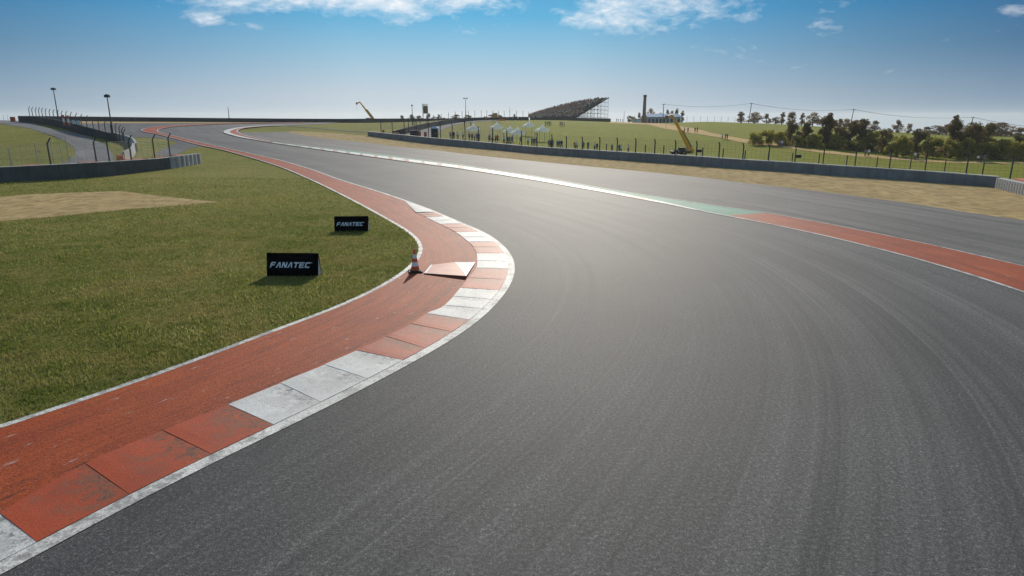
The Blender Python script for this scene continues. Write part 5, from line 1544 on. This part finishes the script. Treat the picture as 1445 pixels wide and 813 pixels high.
def undergrowth():
    g = np.random.default_rng(77); V = []; Fc = []
    for x in np.arange(1106, 1560, 1.7):
        Y = g.uniform(168, 184) - max(0, x-1240)*.08; X = tan_az(x)*Y; z = float(zt(X, Y)); r = g.uniform(1.0, 1.9)
        for _ in range(46):
            d = g.normal(size=3); d /= np.linalg.norm(d); p = np.array([X, Y, z+r*.5]) + d*r*g.random()**.4*np.array([1.2, 1.2, .9]); p[2] = max(p[2], z+.02)
            u = g.normal(size=3); u /= np.linalg.norm(u); v = np.cross(u, g.normal(size=3)); v /= np.linalg.norm(v); L = g.uniform(.14, .34); b = len(V)
            V.extend([tuple(p-u*L), tuple(p+v*L*.55), tuple(p+u*L), tuple(p-v*L*.55)]); Fc.append((b, b+1, b+2, b+3))
    me = bpy.data.meshes.new('undergrowth'); me.from_pydata(V, [], Fc)
    tag(obj('undergrowth', me, mat=mat_leaf('undergrowth_leaves', (.11, .09, .022), (.28, .21, .05), .5)), 'low tangled undergrowth joining the dark trees behind the path', 'undergrowth', kind='stuff')


undergrowth()
SH = [(888, 163, 7, 0, 'round tree left of the brick chimney, the outer of three'), (893.8, 164, 8, 2, 'low tree left of the brick chimney, the middle of three'), (902.5, 159.5, 7, 1, 'tree touching the left of the brick chimney'), (918.7, 153, 12, 0, 'round tree behind the left end of the shed roof'), (933.5, 159, 7, 2, 'small tree behind the shed pole'), (942, 154.5, 8, 1, 'tree behind the middle of the shed roof'), (948, 156, 7, 2, 'tree behind the boom tip and shed roof'), (955.6, 153, 8, 1, 'tallest tree behind the right end of the shed'), (963, 157, 6, 3, 'slim tree just right of the shed')]
for x, yt, w, i, lb in SH: tree(x, yt, w*1.1, 392, 'far', i, lb, 'trees around the shed')
LF = [(567, 162.5, 6, 2, 'small round tree beyond the skyline wall, left of the single-head lamp'), (580.5, 161.5, 9, 0, 'round tree beyond the wall behind the single-head lamp'), (591, 163, 9, 2, 'low tree beyond the wall left of the screen'), (605, 160.5, 7, 1, 'tree right behind the screen panel'), (612, 164.5, 6, 0, 'low tree just right of the screen'), (619, 161.5, 7, 1, 'taller tree right of the screen'), (626, 166, 7, 2, 'low tree right of the screen, last of its row'), (643.5, 161.5, 13, 0, 'round tree above the climbing barrier left of the double lamp'), (660.5, 162, 11, 2, 'round tree right beside the double-head lamp'), (694, 161.5, 10, 0, 'round tree left behind the ochre cabin'), (705, 162, 9, 2, 'round tree right behind the ochre cabin'), (726, 161, 6, 1, 'small tree on the skyline between tents and stand')]
for x, yt, w, i, lb in LF: tree(x, yt, w*1.1, 330, 'far', i, lb, 'trees beyond the skyline wall')

# ------------------------------------------------------------------ grass blades near the camera
def grass_blades():
    g = np.random.default_rng(3)
    edge = GL[:np.argmin(np.linalg.norm(GL - np.array(gp(400, 238)), axis=1))]
    poly = np.concatenate([edge + np.array([.015, -.02]), [[-40, 70], [-40, 5]]])
    P = []
    for y0, y1 in [(k, k+1.5) for k in np.arange(5, 56, 1.5)]:
        dens = 17000/(y0+1)/(1+(y0/24)**3)
        x0 = -y1*.80 - 1; n = int((4-x0)*(y1-y0)*dens)
        q = np.column_stack([g.uniform(x0, 4, n), g.uniform(y0, y1, n)])
        q = q[(q[:, 0] > -q[:, 1]*.80 - .5)]
        P.append(q[inside(q, poly)])
    P = np.concatenate(P)
    sp = np.array([gp(*p) for p in [(-150, 285), (0, 278), (43, 274.5), (172, 270), (310, 285.6), (172, 296.5), (0, 312.4), (-150, 324)]])
    P = P[~inside(P, sp)]
    n = len(P)
    patch = np.sin(P[:, 0]*1.7 + 2*np.sin(P[:, 1]*.9)) * np.sin(P[:, 1]*1.3 + 1.5*np.sin(P[:, 0]*.8))
    a = g.uniform(0, 2*PI, n); h = g.uniform(.016, .062, n)*(1 + .35*patch)*(1 + P[:, 1]/60); w = g.uniform(.004, .009, n)*(1 + P[:, 1]/18)
    lean = g.normal(0, .022, (n, 2)); z = zt(P[:, 0], P[:, 1])
    V = np.zeros((n, 3, 3))
    V[:, 0, 0] = P[:, 0] - np.cos(a)*w; V[:, 0, 1] = P[:, 1] - np.sin(a)*w; V[:, 0, 2] = z
    V[:, 1, 0] = P[:, 0] + np.cos(a)*w; V[:, 1, 1] = P[:, 1] + np.sin(a)*w; V[:, 1, 2] = z
    V[:, 2, 0] = P[:, 0] + lean[:, 0]; V[:, 2, 1] = P[:, 1] + lean[:, 1]; V[:, 2, 2] = z + h
    me = bpy.data.meshes.new('grass'); me.vertices.add(n*3); me.vertices.foreach_set('co', V.ravel().astype(np.float32))
    me.loops.add(n*3); me.loops.foreach_set('vertex_index', np.arange(n*3, dtype=np.int32))
    me.polygons.add(n); me.polygons.foreach_set('loop_start', np.arange(0, n*3, 3, dtype=np.int32)); me.update(calc_edges=True)
    m = NT('grass_blades'); geo = m.n('ShaderNodeNewGeometry'); v = m.coord()
    b = m.noise(v, .5, 4, .6)
    c = m.ramp(geo.outputs['Random Per Island'], [(0.0, (.085, .12, .018)), (.4, (.19, .215, .038)), (.72, (.32, .30, .08)), (1.0, (.52, .46, .23))])
    b3 = m.noise(v, .16, 4, .6, .4)
    c = m.mix(m.ramp(b3, [(.42, .55), (.56, 0.0)]), c, (.10, .135, .022))
    c = m.mix(m.ramp(b3, [(.54, 0.0), (.70, .6)]), c, (.36, .29, .12))
    b2 = m.noise(m.coord('Object', (1, .6, 1)), 2.2, 4, .65)
    c = m.mix(m.ramp(b, [(.46, 0.0), (.62, .6)]), c, (.33, .26, .10))
    c = m.mix(m.ramp(b2, [(.36, .5), (.50, 0.0)]), c, (.08, .125, .018))
    c = m.mix(m.ramp(b2, [(.58, 0.0), (.72, .35)]), c, (.42, .37, .15))
    m.set(Base_Color=c, Roughness=.7); m.b.inputs['Specular IOR Level'].default_value = .2
    t = m.n('ShaderNodeBsdfTranslucent'); m.l(c, t.inputs[0]); x = m.n('ShaderNodeMixShader'); x.inputs[0].default_value = .5
    m.l(m.b.outputs[0], x.inputs[1]); m.l(t.outputs[0], x.inputs[2]); m.l(x.outputs[0], m.out.inputs[0])
    tag(obj('grass', me, mat=m.mat), 'short mown grass blades on the near lawn left of the red run-off', 'grass', kind='stuff')
    print('blades', n)


grass_blades()

# ------------------------------------------------------------------ sky and sun
SUN_EL, SUN_AZ = math.radians(26.5), math.radians(5)     # azimuth to the right of straight ahead
W_ = bpy.data.worlds.new('World'); SC.world = W_; W_.use_nodes = True
wt = W_.node_tree; bg = wt.nodes['Background']
class WN(NT):
    def __init__(s): s.t = wt
w = WN()
tc = w.n('ShaderNodeTexCoord')
sep = w.n('ShaderNodeSeparateXYZ'); w.l(tc.outputs['Generated'], sep.inputs[0])
comb = w.n('ShaderNodeCombineXYZ'); w.l(sep.outputs[0], comb.inputs[0]); w.l(sep.outputs[1], comb.inputs[1]); w.l(w.math('MAXIMUM', sep.outputs[2], .012), comb.inputs[2])
sky = w.n('ShaderNodeTexSky'); sky.sky_type = 'NISHITA'; sky.sun_disc = False
sky.sun_elevation = SUN_EL; sky.sun_rotation = SUN_AZ; sky.altitude = 100; sky.air_density = 1.0; sky.dust_density = .4; sky.ozone_density = 2.0
w.l(comb.outputs[0], sky.inputs[0])
az = w.math('ARCTAN2', sep.outputs[0], sep.outputs[1]); el = w.math('ARCSINE', sep.outputs[2])
CLOUDS = [(480, -12, 250, 30, 1.0), (500, 8, 70, 14, .55), (330, -6, 90, 14, .6), (292, 27, 20, 9, .62), (358, 37, 32, 10, .5), (670, 2, 90, 18, .42), (690, 45, 70, 30, .25), (600, 42, 60, 22, .12), (820, 18, 50, 26, .62), (925, 8, 130, 32, .85), (1000, 22, 80, 22, .5), (880, 42, 60, 20, .3), (1110, 55, 150, 40, .25), (1200, 20, 110, 40, .25), (1435, 8, 22, 14, .45), (780, 60, 90, 30, .2), (900, -70, 500, 36, .5)]
cv = w.n('ShaderNodeCombineXYZ'); w.l(w.math('MULTIPLY', az, 1.0), cv.inputs[0]); w.l(w.math('MULTIPLY', el, 2.3), cv.inputs[1])
total = None
for x, y, rx, ry, amp in CLOUDS:
    d = ray(x, y); L = math.sqrt(sum(q*q for q in d)); a0 = math.atan2(d[0], d[1]); e0 = math.asin(d[2]/L)
    u = w.math('POWER', w.math('DIVIDE', w.math('SUBTRACT', az, a0), rx/F), 2); v = w.math('POWER', w.math('DIVIDE', w.math('SUBTRACT', el, e0), ry/F), 2)
    g = w.math('MULTIPLY', w.math('EXPONENT', w.math('MULTIPLY', w.math('ADD', u, v), -1.0)), amp)
    total = g if total is None else w.math('MAXIMUM', total, g)
n1 = w.noise(cv.outputs[0], 11, 8, .62, .5); n2 = w.noise(cv.outputs[0], 42, 6, .65, .4)
nn = w.math('ADD', w.math('MULTIPLY', n1, .65), w.math('MULTIPLY', n2, .35))
den = w.ramp(w.math('ADD', total, w.math('MULTIPLY', w.math('SUBTRACT', nn, .5), 2.3)), [(.33, 0.0), (.56, .26), (1.10, .88)])
low = w.ramp(w.math('DIVIDE', el, math.radians(16)), [(0.0, (.50, .555, .605)), (.13, (.45, .54, .61)), (.32, (.27, .475, .62)), (.5, (.105, .385, .62)), (1.0, (.035, .22, .48))])
daz = w.math('DIVIDE', w.math('ABSOLUTE', w.math('SUBTRACT', az, math.radians(-4))), PI)
f1 = w.ramp(daz, [(0.0, 1.0), (.05, .98), (.12, (.74, .80, .86)), (.18, (.54, .63, .71)), (.225, (.42, .53, .64)), (.5, .5), (1.0, .85)])
f2 = w.ramp(daz, [(0.0, 1.0), (.05, .97), (.12, (.62, .70, .78)), (.18, (.38, .48, .58)), (.225, (.24, .34, .46)), (.5, .45), (1.0, .85)])
fall = w.mix(w.ramp(w.math('DIVIDE', el, math.radians(16)), [(0.0, 0.0), (.32, 1.0)]), f1, f2)
low = w.mix(1.0, low, fall, 'MULTIPLY')
low = w.mix(1.0, low, (.83/.15,)*3, 'MULTIPLY')
skyc = w.mix(w.ramp(w.math('DIVIDE', el, math.radians(40)), [(.40, .0), (.95, 1.0)]), low, w.mix(1.0, sky.outputs[0], (1.14, 1.0, .80), 'MULTIPLY'))
shade = w.ramp(n2, [(.3, (3.9, 4.2, 4.5)), (.7, (5.0, 4.9, 4.85))])
col = w.mix(den, skyc, shade)
w.l(col, bg.inputs[0]); bg.inputs[1].default_value = .15
sun = bpy.data.lights.new('sun', 'SUN'); sun.energy = 3.1; sun.angle = math.radians(.5); sun.color = (1, .92, .79)
so = obj('sun', None); bpy.data.objects.remove(so)
so = bpy.data.objects.new('sun', sun); COL.objects.link(so)
sd_ = Vector((math.sin(SUN_AZ)*math.cos(SUN_EL), math.cos(SUN_AZ)*math.cos(SUN_EL), math.sin(SUN_EL)))
so.rotation_euler = sd_.to_track_quat('Z', 'Y').to_euler(); so.location = (20, 60, 60)

mb = MB(); mb.box((0, 1800, -33.5), (7200, 5000, 123)); 
hm = bpy.data.materials.new('haze_air'); hm.use_nodes = True; ht_ = hm.node_tree; ht_.nodes.remove(ht_.nodes['Principled BSDF'])
pv = ht_.nodes.new('ShaderNodeVolumePrincipled'); pv.inputs['Color'].default_value = (.90, .93, .97, 1); pv.inputs['Density'].default_value = .00013; pv.inputs['Anisotropy'].default_value = .3
ht_.links.new(pv.outputs[0], ht_.nodes['Material Output'].inputs['Volume'])
tag(mb.build('haze', hm), 'thin pale haze in the air over the circuit', 'haze', kind='stuff')
SC.cycles.volume_bounces = 1

SC.view_settings.view_transform = 'Standard'; SC.view_settings.look = 'None'; SC.view_settings.gamma = 1; SC.view_settings.use_curve_mapping = False
SC.view_settings.exposure = 0.5
SC.cycles.use_denoising = True
SC.cycles.max_bounces = 5; SC.cycles.transparent_max_bounces = 6
SC.render.film_transparent = False
